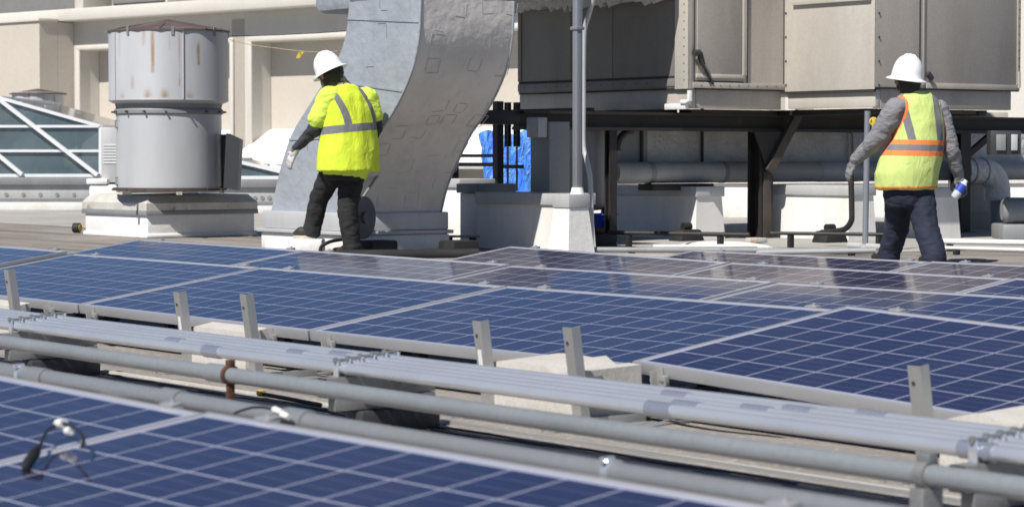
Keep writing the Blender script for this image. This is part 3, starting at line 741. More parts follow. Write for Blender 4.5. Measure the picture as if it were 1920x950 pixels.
# pinned insulation patches: thin square outlines standing slightly proud
rr = random.Random(21)
def thr(s, b):      # point on the throat at param s (0..1 from top) and depth b
    k = s*(n-1); i = min(int(k), n-2); f = k-i; p = cp_[i].lerp(cp_[i+1], f); tg = (cp_[i+1]-cp_[i]).normalized()
    nr = Vector((-tg.z,0,tg.x)); nr = nr if nr.x > 0 else -nr
    return Vector((p.x,b,p.z)), tg, nr
def outline(M_, c, e1, e2, nr, h, w, th=.006):
    for sgn in ((1,) if rr.random() < .6 else (-1,1)):
        f0, f1_ = rr.uniform(-1,-.75), rr.uniform(.75,1)
        if rr.random() < .93: M_.bar(c+e2*h*sgn+e1*h*f0, c+e2*h*sgn+e1*h*f1_, w, th, nr)
        if rr.random() < .85: M_.bar(c+e1*h*sgn+e2*h*f0, c+e1*h*sgn+e2*h*f1_, w, th, nr)
for i, s in enumerate((.04,.14,.24,.34,.44,.53,.62,.70,.78,.86,.93)):
    for j in range(4):
        if rr.random() < .35: continue
        c, tg, nr = thr(s+rr.uniform(-.012,.012), bd+.16+j*.26+rr.uniform(-.05,.05)); h = rr.uniform(.055,.08)
        c = c + nr*.005; e1 = Vector((0,1,0)); ang = rr.uniform(-.15,.15); e1r = e1*math.cos(ang)+tg*math.sin(ang); e2r = tg*math.cos(ang)-e1*math.sin(ang)
        outline(m2, c, e1r, e2r, nr, h, rr.uniform(.003,.007), .002)
for i in range(1,n-2,3):
    for j in range(3):
        if rr.random() < .7: continue
        f = .2+.3*j; p = lp_[i].lerp(cp_[i], f); c = Vector((p.x,bd-.003,p.z)); h = rr.uniform(.045,.07)
        outline(m1, c, Vector((1,0,0)), Vector((0,0,1)), Vector((0,-1,0)), h, .004, .003)

part('cheek', m1, [M['duct'], M['ductline2']], t); part('throat', m2, [M['duct2'], M['ductline']], t)
sl = MB()
for i in (3, 12, 21): sl.bar((lp_[i].x,bd-.004,lp_[i].z),(cp_[i].x,bd-.004,cp_[i].z+.03),.02,.008,(0,-1,0))
part('sheet_seam', sl, M['duct'], t)
sl = MB(); sl.tube([(p.x+.002,bd-.002,p.z) for p in cp_], .012, 8); sl.tube([(p.x+.002,bd2+.002,p.z) for p in cp_], .012, 8); part('edge_seam', sl, M['duct'], t)
# upper part: the duct goes on up, with a side stub; unseen ducting added to shade the air handler
ax0, ax1 = lp_[0].x, cp_[0].x; zt = cp_[0].z
k = MB(); k.box((ax0,bd,zt),(ax1,bd2,2.60),.01)
q = at_b(577,25,bd); k.box((q.x-.0,bd+.05,2.16),(ax0-.003,bd2-.05,2.48),.08); part('riser', k, M['duct'], t)
k = MB(); k.box((-18.6,bd2+.004,2.28),(-17.2,13.4,2.6),.03); part('added_neck', k, M['duct'], t)  # added unseen piece joining the riser to the shading duct
k = MB(); k.box((-21.4,bd2+.255,2.62),(-18.19,15.72,2.88),.03); part('shade_plenum', k, M['duct'], t)  # unseen duct invented to shade the unit's left face
# foot: flange, curb, access disc
zf = at_b(655,402,bd).z
fa0, fa1 = at_b(492,420,bd-.05).x, at_b(656,440,bd-.05).x
fl = MB(); fl.box((lp_[-1].x-.06,bd-.06,zf-.15),(cp_[-1].x+.06,bd2+.05,zf+.01),.01); fl.box((lp_[-1].x-.10,bd-.10,zf-.185),(cp_[-1].x+.10,bd2+.08,zf-.152),.006); part('flange', fl, M['lgrey'], t)
fl = MB(); fl.box((lp_[-1].x-.07,bd-.07,0),(cp_[-1].x+.07,bd2+.06,zf-.187),.02); part('curb', fl, M['wht2'], t)
q = at_b(676,408,bd+.02)
ds = MB(); cx = cp_[-1].x+.24
cc_ = at_a(679,408,cp_[-1].x+.22); axd = Vector((.93,.39,0)).normalized()
ds.tube([cc_-axd*.02, cc_+axd*.02], .19, 32); dk = part('access_disc', ds, M['disc'], t)
k = MB(); k.tube([cc_+axd*.02, cc_+axd*.05], .05, 16); part('knob', k, M['disc'], dk)
k = MB(); k.tube([cc_-axd*.02+Vector((-.12,.12,0)), cc_-axd*.02], .04, 12); k.tube([cc_+Vector((0,0,.17)), cc_+Vector((-.02,.12,.30)), cc_+Vector((-.1,.3,.45))], .012, 8); part('spindle', k, M['mgrey'], dk)
# white wrapped step curb in front, with black hose
p0 = at_d(497,473,20.55); p0.z = 0
t = thing('step_curb', 'low white membrane-wrapped curb that the stepping worker has his foot on', 'curb', (p0.x+.3,p0.y+.1,0), O)
q1 = at_d(604,473,20.55)
k = MB(); k.box((p0.x,p0.y,0),(q1.x,p0.y+.36,.15),.02); part('body', k, M['wht'], t)
pts = [at_d(600,473,20.5),at_d(602,463,20.5),at_d(608,458,20.5),at_d(622,452,20.6),at_d(645,448,20.9)]
single('black_hose', MB().tube(smooth_pts(pts), .016, 10), M['rubber'], 'black bent hose at the right end of the white step curb', 'hose', pts[0], O)
q0 = at_z(610,480,.03,A); q1 = at_z(905,476,.03,A)
t = thing('roof_hose', 'thick black hose lying on the roof behind the panels below the duct', 'hose', (q0.x,q0.y,0), A)
part('tube', MB().tube([q0.lerp(q1,i/14)+Vector((0,.05*math.sin(i*.8),.0)) for i in range(15)], .05, 12), M['rubber'], t)
for x in (708, 860):
    q = at_z(x,478,.0,A); k = MB(); k.box((q.x-.12,q.y-.14,0),(q.x+.12,q.y+.14,.13),.02); part('rest_block', k, M['rubber'], t)

# ------------------------------------------------------------------ air handling unit on its frame
bA = 16.0
aA = at_b(1291,172,bA).x; zA = at_b(1291,172,bA).z           # near corner of the left section
aL = at_b(972,178,bA).x
bB = at_a(1471,150,aA).y
aB = at_b(1641,172,bB).x
bE = at_a(1912,182,aB).y
ztop = 4.25; zleft = 3.45
t = thing('air_handler', 'big boxy beige air handling unit raised on a dark steel frame', 'air unit', ((aL+aA)/2,bA+1.5,zA), A)
zr_ = at_a(1295,165,aA).z
k = MB(); k.box((aL,bA,zr_),(aA,bB-.003,zleft),.006); part('left_section', k, [M['tan_shaded']], t)
k = MB(); k.box((aL-.5,bB,zr_),(aB,bE,ztop),.006); part('right_section', k, M['beige2'], t)
# lighter strip painted where sun strikes the left section, and its trims
k = MB(); k.box((aA-.20,bA-.012,zr_-.01),(aA+.012,bA-.001,zleft),.003); k.box((aA+.001,bA-.012,zr_-.01),(aA+.012,bA+.06,zleft),.003); part('sunlit_strip', k, M['beige'], t)
k = MB(); k.box((aL,bA-.010,zr_+.02),(aA-.205,bA-.001,zr_+.10),.003); k.box((aL,bA-.010,zr_+.13),(aL+.06,bA-.001,zleft-.02),.003); k.box((aL+.9,bA-.006,zr_+.13),(aL+.93,bA-.001,zleft-.02),.002); k.box((aL+1.6,bA-.006,zr_+.13),(aL+1.63,bA-.001,zleft-.02),.002); part('panel_trim', k, M['tan_shaded'], t)
def af(x, y): return at_a(x, y, aA)
def aface(x0,y0,x1,y1,d0=.001,d1=.012,a_=None):
    a_ = aA if a_ is None else a_
    p = at_a(x0,y0,a_); q = at_a(x1,y1,a_); return (a_+d0, min(p.y,q.y), min(p.z,q.z)), (a_+d1, max(p.y,q.y), max(p.z,q.z))
# door on the u-face of the left section
k = MB(); lo, hi = aface(1306,140,1392,-20,.001,.016); k.box(lo,(hi[0],hi[1],zleft-.05),.003); dr = part('access_door', k, M['beige2'], t)
k = MB(); lo, hi = aface(1304,146,1396,141,.001,.022); k.box(lo,hi,.003); lo, hi = aface(1390,142,1398,-20,.001,.03); k.box(lo,(hi[0],hi[1],zleft-.05),.004); part('door_frame', k, M['beige'], dr)
k = MB(); p0 = at_a(1301,100,aA+.05); p1 = at_a(1312,99,aA+.06); p2 = at_a(1318,122,aA+.06); p3 = at_a(1337,158,aA+.02)
k.tube([p0,p1], .035, 10); k.bar(p1,p2,.05,.03,(1,0,0)); k.bar(p2,p3,.022,.015,(1,0,0)); part('latch', k, M['dgrey'], dr)
k = MB(); lo, hi = aface(1297,165,1470,-20,.0005,.0009); k.box((lo[0],bA+.003,zr_+.002),(hi[0],bB-.02,zleft-.002)); part('side_skin', k, M['beige2'], t)
k = MB(); lo, hi = aface(1297,165,1470,154,.001,.02); k.box((lo[0],lo[1],zr_-.0),(hi[0],hi[1]-.01,zr_+.06),.003); part('bottom_trim', k, M['beige2'], t)
# -v face of the right section (sunlit) with a dark louvre at the top
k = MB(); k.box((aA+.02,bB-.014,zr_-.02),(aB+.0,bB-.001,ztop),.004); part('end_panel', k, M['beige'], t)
p0 = at_b(1488,10,bB-.02); p1 = at_b(1634,3,bB-.02)
k = MB(); k.box((p0.x,bB-.05,p0.z-.005),(p1.x,bB-.015,p0.z+.09),.004); k.box((p0.x+.02,bB-.05,p0.z+.1),(p1.x-.0,bB-.016,ztop),.004); lv = part('louvre_frame', k, M['beige'], t)
k = MB(); k.box((p0.x+.04,bB-.054,p0.z+.092),(p1.x-.03,bB-.052,ztop-.05)); part('louvre_opening', k, M['dgrey'], lv)
# u-face seams of the right section
k = MB()
for x in (1729,): lo, hi = aface(x,160,x+5,-20,.001,.014,aB); k.box((lo[0],lo[1],zr_+.03),(hi[0],hi[1],ztop-.02),.003)
lo, hi = aface(1736,166,1905,160,.001,.016,aB); k.box(lo,hi,.003); lo, hi = aface(1905,160,1912,-20,.001,.02,aB); k.box((lo[0],lo[1],lo[2]),(hi[0],hi[1],ztop-.02),.003)
part('panel_seam', k, M['beige2'], t)
for y in (25,70,115,160):
    p = at_b(1474,y,bB-.015); part('rivet', MB().tube([p, p+Vector((0,-.010,0))], .010, 8), M['dgrey'], t); p = at_a(1648,y,aB+.001); part('rivet', MB().tube([p,p+Vector((.010,0,0))], .010, 8), M['dgrey'], t)
k = MB(); p0 = at_a(1740,138,aB+.03); p1 = at_a(1748,149,aB+.03); k.bar(p0,p1,.05,.03,(1,0,0)); part('latch', k, M['dgrey'], t)
k = MB(); p = at_a(1911,165,aB+.02); q = at_a(1911,135,aB+.02); k.bar(p,q,.03,.02,(1,0,0)); part('edge_clip', k, M['beige'], t)
# dark gaps between the sheet-metal sections
def gapbox(lo, hi): part('panel_gap', MB().box(lo, hi), M['gap'], t)
gapbox((aL+.02,bA-.005,zr_+.104),(aA-.207,bA-.0012,zr_+.126)); gapbox((aL+.01,bA-.004,zr_-.012),(aA-.01,bA+.03,zr_-.001))
gapbox((aA-.012,bA+.062,zr_+.02),(aA+.0035,bA+.075,zleft-.02))
p = at_a(1302,140,aA); q = at_a(1394,141,aA); gapbox((aA+.001,p.y-.0,p.z-.075),(aA+.006,q.y,p.z-.06))
p = at_a(1400,100,aA); gapbox((aA+.001,p.y,zr_+.03),(aA+.006,p.y+.014,zleft-.06))
gapbox((aA+.001,bA+.08,zr_-.011),(aA+.010,bB-.02,zr_-.001)); gapbox((aA+.03,bB-.006,zr_-.045),(aB-.01,bB+.02,zr_-.021)); gapbox((aB-.03,bB+.02,zr_-.012),(aB+.010,bE-.02,zr_-.001))
p = at_a(1725,100,aB); gapbox((aB+.001,p.y-.012,zr_+.03),(aB+.005,p.y+.0,ztop-.05))
rw = random.Random(3)
for i in range(14):
    z = zr_+.08+i*.085
    if z < zleft-.05: k = MB(); k.tube([(aA-.055,bA-.0125,z),(aA-.055,bA-.018,z)], .006, 6); part('screw', k, M['gap'], t)
    k = MB(); k.tube([(aB+.020,bE-.04,z),(aB+.026,bE-.04,z)], .006, 6); part('screw', k, M['gap'], t)
for i in range(12):
    x = aL+.12+i*.19; k = MB(); k.tube([(x,bA-.0105,zr_+.06),(x,bA-.016,zr_+.06)], .006, 6); part('screw', k, M['gap'], t)
for i in range(9):
    y = bA+.15+i*.13; k = MB(); k.tube([(aA+.0205,y,zr_+.03),(aA+.027,y,zr_+.03)], .006, 6); part('screw', k, M['gap'], t)
# base rails
zb0 = at_a(1300,207,aA).z
k = MB(); k.box((aL-.02,bA+.03,zb0+.02),(aA-.03,bA+.12,zr_-.012),.006); k.box((aA-.14,bA+.125,zb0+.02),(aA-.03,bB-.02,zr_-.012),.006); part('base_rail', k, M['beige2'], t)
k = MB(); k.box((aA-.35,bA-.02,zb0+.01),(aA-.028,bA+.028,zb0+.07),.004); k.tube([(aA-.09,bA-.01,zb0+.08),(aA-.02,bA-.01,zb0+.08),(aA+.02,bA-.0,zb0+.10),(aA+.02,bA-.0,zb0+.20)], .028, 10); part('drain_elbow', k, M['white_pl'], t)
k = MB(); k.box((aA+.02,bB+.03,zb0+.03),(aB-.03,bB+.10,zr_-.022),.006); part('base_plate', k, M['beige'], t)
k = MB(); k.box((aB-.14,bB+.105,zb0+.02),(aB-.03,bE-.1,zr_-.012),.006); part('base_rail', k, M['beige2'], t)
# wrapped white duct lapping over the top left of the unit
zz = at_b(1000,16,bA-.2).z
k = MB(); rh = random.Random(12); nh = 60; v = []; f = []
for i in range(nh+1):
    a_ = aL-.15+(aA-.22-aL+.15)*i/nh; j = rh.uniform(-.05,.012) if rh.random() < .7 else rh.uniform(-.10,.0)
    v += [(a_,bA-.25+rh.uniform(-.012,.012),zz+j),(a_,bA-.25+rh.uniform(-.012,.012),zz+.09),(a_,bA-.25,zz+.4),(a_,bA-.03,zz+.4),(a_,bA-.03,zz+.01)]
for i in range(nh):
    for j in range(5): f.append([5*i+j,5*i+(j+1)%5,5*i+5+(j+1)%5,5*i+5+j])
f += [[0,1,2,3,4],[5*nh+j for j in range(5)]]
k.poly(v, f)

single('wrapped_header', k, M['silver'], 'pale insulated header crossing above the dark left face of the air unit', 'duct', (aL+1,bA,zz), A)
# ---- steel frame
aF = -18.50
zb1 = at_a(1300,212,aF).z; zb2 = at_a(1300,246,aF).z
t = thing('steel_frame', 'dark steel support frame of beams, posts and braces under the air unit', 'frame', (aF,16.3,0), A)
k = MB(); k.box((aF-.10,bA-1.9,zb2),(aF+.10,22.5,zb2+.03)); k.box((aF-.10,bA-1.9,zb1-.03),(aF+.10,22.5,zb1)); k.box((aF-.012,bA-1.9,zb2+.03),(aF+.012,22.5,zb1-.03)); part('main_beam', k, M['steel'], t)
zf_ = zb0+.018
k = MB(); k.box((aL,bA+.05,zb1+.0),(aF-.11,bA+.25,zf_),.004); k.box((aF+.11,bB+.12,zb1-.02),(aB-.2,bB+.24,zf_),.004); k.box((aF+.11,bE-.4,zb1-.02),(aB-.2,bE-.28,zf_),.004); k.box((aF-.1,bA+.26,zb1+.002),(aF+.1,bE,zf_),.004); part('cross_beam', k, M['steel'], t)
k = MB(); k.box((aB-.35,bB+.3,zb1),(aB-.2,bE-.45,zf_),.004); part('edge_angle', k, M['steel2'], t)
def post(px, py, w, base=True):
    q = at_a(px, py, aF)
    m = MB(); m.box((aF-w/2,q.y-w/2,.012),(aF-w/2+.02,q.y+w/2,zb2-.002)); m.box((aF+w/2-.02,q.y-w/2,.012),(aF+w/2,q.y+w/2,zb2-.002)); m.box((aF-w/2+.02,q.y-.012,.012),(aF+w/2-.02,q.y+.012,zb2-.002))
    p = part('post', m, M['steel'], t)
    m = MB(); m.box((aF-w*.8,q.y-w*.8,0),(aF+w*.8,q.y+w*.8,.011)); part('base_plate', m, M['steel2'], p)
    return q.y
p1 = post(1425,455,.19); p2 = post(1800,448,.16); p3 = post(1045,470,.17); p4 = post(1145,470,.09)
m = MB(); m.prism([(aF+.12,p1-.22,zb2-.001),(aF+.12,p1+.22,zb2-.001),(aF+.12,p1+.05,zb2-.34),(aF+.12,p1-.05,zb2-.34)], (.014,0,0)); part('gusset', m, M['steel'], t)
m = MB(); m.bar((aF+.15,p1-.02,zb2-.42),(aF+.15,p1+.42,zb1+.02),.10,.05,(1,0,0)); part('brace', m, M['steel2'], t)
m = MB(); m.bar((aF+.02,p2-.0,zb2-.30),(aF+.02,p2+.5,zb2-.002),.07,.05,(1,0,0)); part('brace', m, M['steel'], t)
m = MB(); m.box((aF+.097,p1-.05,.013),(aF+.112,p1+.05,zb2-.42),.002); part('cover_angle', m, M['steel2'], t)
m = MB(); m.tube(arc((aF,p4+.28,zb2-.20),.20,math.pi,math.pi/2,8,(0,1,0),(0,0,1)), .035, 10); part('bent_brace', m, M['steel'], t)
m = MB(); m.box((aF-.1,13.3,zb2+.05),(aF+.05,bA-1.91,zb1),.004); m.box((aL-.1,bA-1.0,zb1-.05),(aF-.11,bA-.85,zb1+.04),.004); part('end_beam', m, M['steel'], t)

# ------------------------------------------------------------------ sleepers (wrapped curbs), running along the array axis
def sleeper(label, xl, xr, yb, ytop, b, w, taper=.94, capx=None):
    p = at_b(xr, yb, b); q = at_b(xl, yb, b); zt = at_b(xr, ytop, b).z
    t = thing('wrapped_curb', label, 'curb', ((p.x+q.x)/2,b,0), A, 'white wrapped curbs under the air unit')
    v = [(q.x,b-.03,0),(p.x+.02,b-.03,0),(p.x+.02,b+w+.03,0),(q.x,b+w+.03,0),(q.x,b,zt-.1),(p.x,b,zt-.1),(p.x,b+w,zt-.1),(q.x,b+w,zt-.1)]
    m = MB(); m.poly(v, [[0,1,5,4],[1,2,6,5],[2,3,7,6],[3,0,4,7],[4,5,6,7],[3,2,1,0]]); part('body', m, M['wht2'], t)
    m = MB(); m.box((q.x-.02,b-.025,zt-.105),(p.x+.02,b+w+.025,zt),.006); part('metal_cap', m, M['lgrey'], t)
    return t
sleeper('grey shaded wrapped curb left of the tall pole', 897, 1046, 473, 363, 13.35, .40)
sleeper('white wrapped curb with a slanting shadow behind the pole', 1128, 1306, 446, 350, 16.5, .35)
sleeper('white wrapped curb seen between the bent black pipe and the thin post', 1440, 1592, 446, 348, 17.6, .35)
sleeper('grey wrapped curb behind the legs of the worker with the bottle', 1660, 1752, 446, 352, 18.6, .35)
# tapered pedestal with the tall pole
q = at_z(1078,473,0,A)
t = thing('pole_pedestal', 'white tapered pedestal with a metal collar carrying the tall pole', 'pedestal', (q.x,q.y,0), A)
pr = at_b(1071,385,13.2); zt = at_b(1072,364,13.2).z
ac, bc = pr.x, 13.2
def frus(m, a, b, z0, z1, h0, h1):
    v = [(a-h0,b-h0,z0),(a+h0,b-h0,z0),(a+h0,b+h0,z0),(a-h0,b+h0,z0),(a-h1,b-h1,z1),(a+h1,b-h1,z1),(a+h1,b+h1,z1),(a-h1,b+h1,z1)]
    m.poly(v, [[0,1,5,4],[1,2,6,5],[2,3,7,6],[3,0,4,7],[4,5,6,7],[3,2,1,0]])
m = MB(); frus(m, ac, bc, 0, zt-.12, .150, .108); part('body', m, M['wht'], t)
m = MB(); m.box((ac-.120,bc-.120,zt-.118),(ac+.120,bc+.120,zt),.006); part('collar', m, M['lgrey'], t)
m = MB(); m.lathe([(.065,zt+.001),(.055,zt+.03),(.05,zt+.06)], (ac+.05,bc+.03,0), 20); part('boot', m, M['wht'], t)
t = thing('tall_pole', 'tall slim galvanised square pole rising from the white pedestal', 'pole', (ac+.05,bc+.03,zt+.06), A)
ac += .05; bc += .03
m = MB(); m.box((ac-.034,bc-.034,zt+.061),(ac+.034,bc+.034,2.72),.010); part('shaft', m, M['polegrey'], t)
m = MB()
for y in (62,): 
    z = CH+(292-y)*21.8/F; m.cbox((ac,bc,z),(.088,.088,.03),.005); m.tube([(ac-.03,bc-.05,z),(ac-.03,bc-.03,z)], .016, 8)
part('bracket', m, M['polegrey'], t)
wq = lambda x,y: at_b(x,y,13.42)
pts = [wq(1112,0),wq(1104,28),wq(1096,55)]
single('pole_conduit', MB().tube(smooth_pts([wq(1115,-30),wq(1112,0),wq(1104,28),wq(1096,58),wq(1094,120),wq(1094,190),wq(1094,270),wq(1100,300),wq(1106,330),wq(1108,370),wq(1109,410),wq(1109,470)]), .022, 10), M['lgrey'], 'thin grey conduit snaking down behind the tall pole', 'conduit', at_b(1109,473,13.25), A)
# thin post on the right
q = at_z(1622,472,0,A)
t = thing('thin_post', 'thin grey pipe post standing left of the worker with the bottle', 'post', (q.x,q.y,0), A)
top = at_b(1636,208,q.y)
part('shaft', MB().tube([(q.x,q.y,0),(q.x+.02,q.y,top.z+.0)], .027, 14), M['polegrey'], t)
m = MB(); m.tube([(q.x,q.y,.0),(q.x,q.y,.07)], .045, 14); m.tube([(q.x-.25,q.y+.05,.05),(q.x+.35,q.y-.05,.05)], .03, 10); part('foot', m, M['lgrey'], t)
m = MB(); c = at_d(1638,228,19.9); m.tube(arc(c,.030,0,2*math.pi,16,(1,0,0),(0,0,1)), .008, 8); m.cbox(c+Vector((0,0,-.02)),(.03,.03,.09),.004)
single('valve_handle', m, M['yellow'], 'small yellow valve handle partly hidden behind the shoulder of the worker', 'valve', c, O)
# white boxes, tarp, cabinets between duct and pole
def wbox(name, label, cat, x0, x1, yb, yt, d, depth, mt, capm=None, frm=A, bev=.012, group=None, zb_=None):
    p = at_d(x0,yb,d,frm); q = at_d(x1,yt,d,frm); mid = at_d((x0+x1)/2,yb,d)
    M_ = Matrix.Translation(mid) @ Matrix.Rotation(A.rz,4,'Z')
    return p, q
def ubox(name, label, cat, a0, a1, b0, b1, z0, z1, mt, cap=None, group=None, bev=.012):
    t = thing(name, label, cat, ((a0+a1)/2,(b0+b1)/2,z0), A, group)
    m = MB(); m.box((a0,b0,z0),(a1,b1,z1),bev); part('body', m, M[mt], t)
    if cap:
        m = MB(); m.box((a0-.025,b0-.025,z1+.001),(a1+.025,b1+.025,z1+.09),.006); part('metal_cap', m, M[cap], t)
    return t
p = at_b(868,440,13.55); q = at_b(898,440,13.55); z_ = at_b(880,362,13.55).z
ubox('wrapped_pedestal','sunlit white wrapped pedestal between the duct and the grey curb','pedestal', p.x-.05, q.x+.0, 13.55, 13.95, 0, z_, 'wht','mgrey')
p = at_b(832,440,14.1); q = at_b(868,440,14.1); z_ = at_b(850,352,14.1).z
ubox('wrapped_pedestal','white wrapped pedestal half in shade right behind the duct foot','pedestal', p.x-.15, q.x-.05, 14.1, 14.5, 0, z_, 'wht','lgrey')
# tarp: rippled sheet
bt = 17.4; p = at_b(905,362,bt); q = at_b(998,250,bt); 
nx, nz = 26, 16; v = []; f = []
for side in (0,1):
    for i in range(nx+1):
        for j in range(nz+1):
            a = p.x+(q.x-p.x)*i/nx; z = .2+(q.z-.2)*j/nz + (.05*math.sin(i*.6) if j==nz else 0)
            v.append((a, bt+.05*math.sin(i*.9+j*.25)+.03*math.sin(i*2.1-j*.5)+side*.006, z))
K = (nx+1)*(nz+1)
for i in range(nx):
    for j in range(nz):
        k0 = i*(nz+1)+j; f.append([k0,k0+1,k0+nz+2,k0+nz+1]); f.append([K+k0,K+k0+nz+1,K+k0+nz+2,K+k0+1])
m = MB(); m.poly(v, f); single('tarpaulin', m, M['tarp'], 'bright blue tarpaulin hanging behind the steel posts', 'tarp', (p.x+.5,bt,.2), A)
# dark hanger rods and post in front of the tarp
q = at_b(934,360,14.6)
t = thing('hanger_post', 'dark square post standing in front of the blue tarpaulin', 'post', (q.x,14.6,0), A)
m = MB(); m.box((q.x-.04,14.56,0),(q.x+.04,14.64,at_b(934,190,14.6).z)); part('shaft', m, M['steel'], t)
m = MB(); m.box((q.x-.75,14.58,at_b(900,295,14.6).z),(q.x-.06,14.63,at_b(900,289,14.6).z)); m.box((q.x-.75,14.58,at_b(900,312,14.6).z),(q.x-.06,14.63,at_b(900,305,14.6).z)); m.box((q.x-.80,14.57,.3),(q.x-.74,14.64,at_b(880,285,14.6).z)); part('side_rail', m, M['steel'], t)
for x, nm in ((952,'left of the two slotted dark hanger rails before the blue tarpaulin'),(969,'right of the two slotted dark hanger rails before the blue tarpaulin')):
    q = at_b(x,200,14.9); t = thing('hanger_rail', nm, 'rail', (q.x,14.9,at_b(x,300,14.9).z), A, 'slotted hanger rails')
    zt, zl = at_b(x,192,14.9).z, at_b(x,275,14.9).z
    m = MB(); m.box((q.x-.034,14.88,zl),(q.x-.018,14.92,zt)); m.box((q.x+.018,14.88,zl),(q.x+.034,14.92,zt)); n_ = 9
    for k in range(n_): z = zl+(zt-zl)*k/n_; m.box((q.x-.017,14.882,z),(q.x+.017,14.918,z+.035))
    part('channel', m, M['steel'], t)
    m = MB(); m.tube([(q.x,14.9,at_b(x,358,14.9).z),(q.x,14.9,zl-.001)], .012, 8); part('rod', m, M['mgrey'], t)
    m = MB(); m.box((q.x-.08,14.87,at_b(x,316,14.9).z),(q.x+.08,14.93,at_b(x,309,14.9).z)); part('cross_plate', m, M['steel2'], t)
# grey electrical cabinet
p = at_b(992,360,14.0); q = at_b(1030,228,14.0)
t = thing('electrical_cabinet', 'tall pale grey electrical cabinet with a small box on its front beside the tarpaulin', 'cabinet', (p.x+.15,14.1,at_b(1000,360,14.0).z), A)
m = MB(); m.box((p.x+.02,14.0,.45),(q.x,14.25,q.z),.008); part('cabinet', m, M['tank'], t)
p2_ = at_b(990,258,13.9); q2_ = at_b(1012,224,13.9)
m = MB(); m.box((p2_.x,13.88,p2_.z),(q2_.x,13.995,q2_.z+.02),.01); part('junction_box', m, M['lgrey'], t)
# tank
c = at_d(1100,300,24.3); r = .215
t = thing('hanging_tank', 'pale grey cylindrical tank with rounded bottom under the air unit', 'tank', (c.x,c.y,.3), O)
zt, zl = at_d(1112,225,24.3).z, at_d(1112,394,24.3).z
prof = [(.01,zl)] + [(r-.10+.10*math.sin(q),zl+.10-.10*math.cos(q)) for q in [R(15*k) for k in range(7)]] + [(r,zt-.02),(r-.03,zt)]
part('body', MB().lathe(prof, (c.x,c.y,0), 40), M['tank'], t)
for an in (200, 340, 90):
    m = MB(); m.tube([(c.x+(r-.03)*math.cos(R(an)),c.y+(r-.03)*math.sin(R(an)),0),(c.x+(r-.03)*math.cos(R(an)),c.y+(r-.03)*math.sin(R(an)),zl+.08)], .02, 8); part('leg', m, M['steel'], t)
# blue drum behind tank
q = at_d(1130,408,24.2); t = thing('blue_tub', 'small blue plastic tub on the roof beneath the tank', 'tub', (q.x,q.y,0), O)
part('bowl', MB().lathe([(.10,.0),(.15,.26),(.16,.27),(.14,.27)], (q.x,q.y,0), 24), M['blue_pl'], t); part('rim', MB().lathe([(.165,.272),(.165,.285),(.15,.285),(.15,.272)], (q.x,q.y,0), 24), M['blue_pl'], t)

# ------------------------------------------------------------------ pipes under the unit
aP = -18.93
zt, zl = at_a(1400,303,aP).z, at_a(1400,342,aP).z; rp_ = (zt-zl)/2; zp_ = (zt+zl)/2
y0 = at_a(1150,320,aP).y
t = thing('fat_pipe', 'fat grey insulated pipe running level under the air unit', 'pipe', (aP,17,zl), A)
part('tube', MB().tube([(aP,y0,zp_),(aP,16,zp_),(aP,18,zp_),(aP,23,zp_)], rp_, 28), M['fatpipe'], t)
ya, yb_ = at_a(1532,320,aP).y, at_a(1608,320,aP).y
part('bright_sleeve', MB().tube([(aP,ya,zp_),(aP,yb_,zp_)], rp_*1.03, 28), M['lgrey'], t)
for x in (1215,1352,1720):
    m = MB(); y = at_a(x,320,aP).y; m.tube([(aP,y-.03,zp_),(aP,y+.03,zp_)], rp_*1.04, 28); part('band', m, M['mgrey'], t)
m = MB(); ye = at_a(1210,320,aP).y; m.box((aP-.12,ye+.0,zl-.075),(aP+.12,ye+.85,zl-.005),.006);  part('saddle', m, M['steel'], t)
# wrapped elbow at the right
y1 = at_a(1835,330,aP+.28).y
t = thing('wrapped_elbow', 'bulky pipe elbow wrapped in wrinkled grey cloth at the right', 'pipe', (aP+.3,y1,0), A)
m = MB(); pts = [(aP+.3,y1-.3,zp_),(aP+.3,y1,zp_),(aP+.3,y1+.18,zp_-.04),(aP+.3,y1+.28,zp_-.16),(aP+.3,y1+.30,zp_-.33)]
m.tube(smooth_pts([Vector(p) for p in pts]), rp_*1.35, 24); part('wrap', m, M['silver'], t)
m = MB(); m.tube([(aP+.3,y1+.3,zp_-.32),(aP+.3,y1+.30,0)], rp_*.8, 20); part('riser', m, M['mgrey'], t)
for k, (dy, dz) in enumerate(((-.2,0),(0,0))):
    m = MB(); m.tube([(aP+.3,y1+dy-.012,zp_),(aP+.3,y1+dy+.012,zp_)], rp_*1.4, 24); part('strap', m, M['mgrey'], t)
m = MB(); m.prism([(aP+.48,y1+.18,zp_-.35),(aP+.50,y1+.34,zp_-.30),(aP+.49,y1+.30,zp_-.52)], (.01,0,0)); part('loose_flap', m, M['silver'], t)
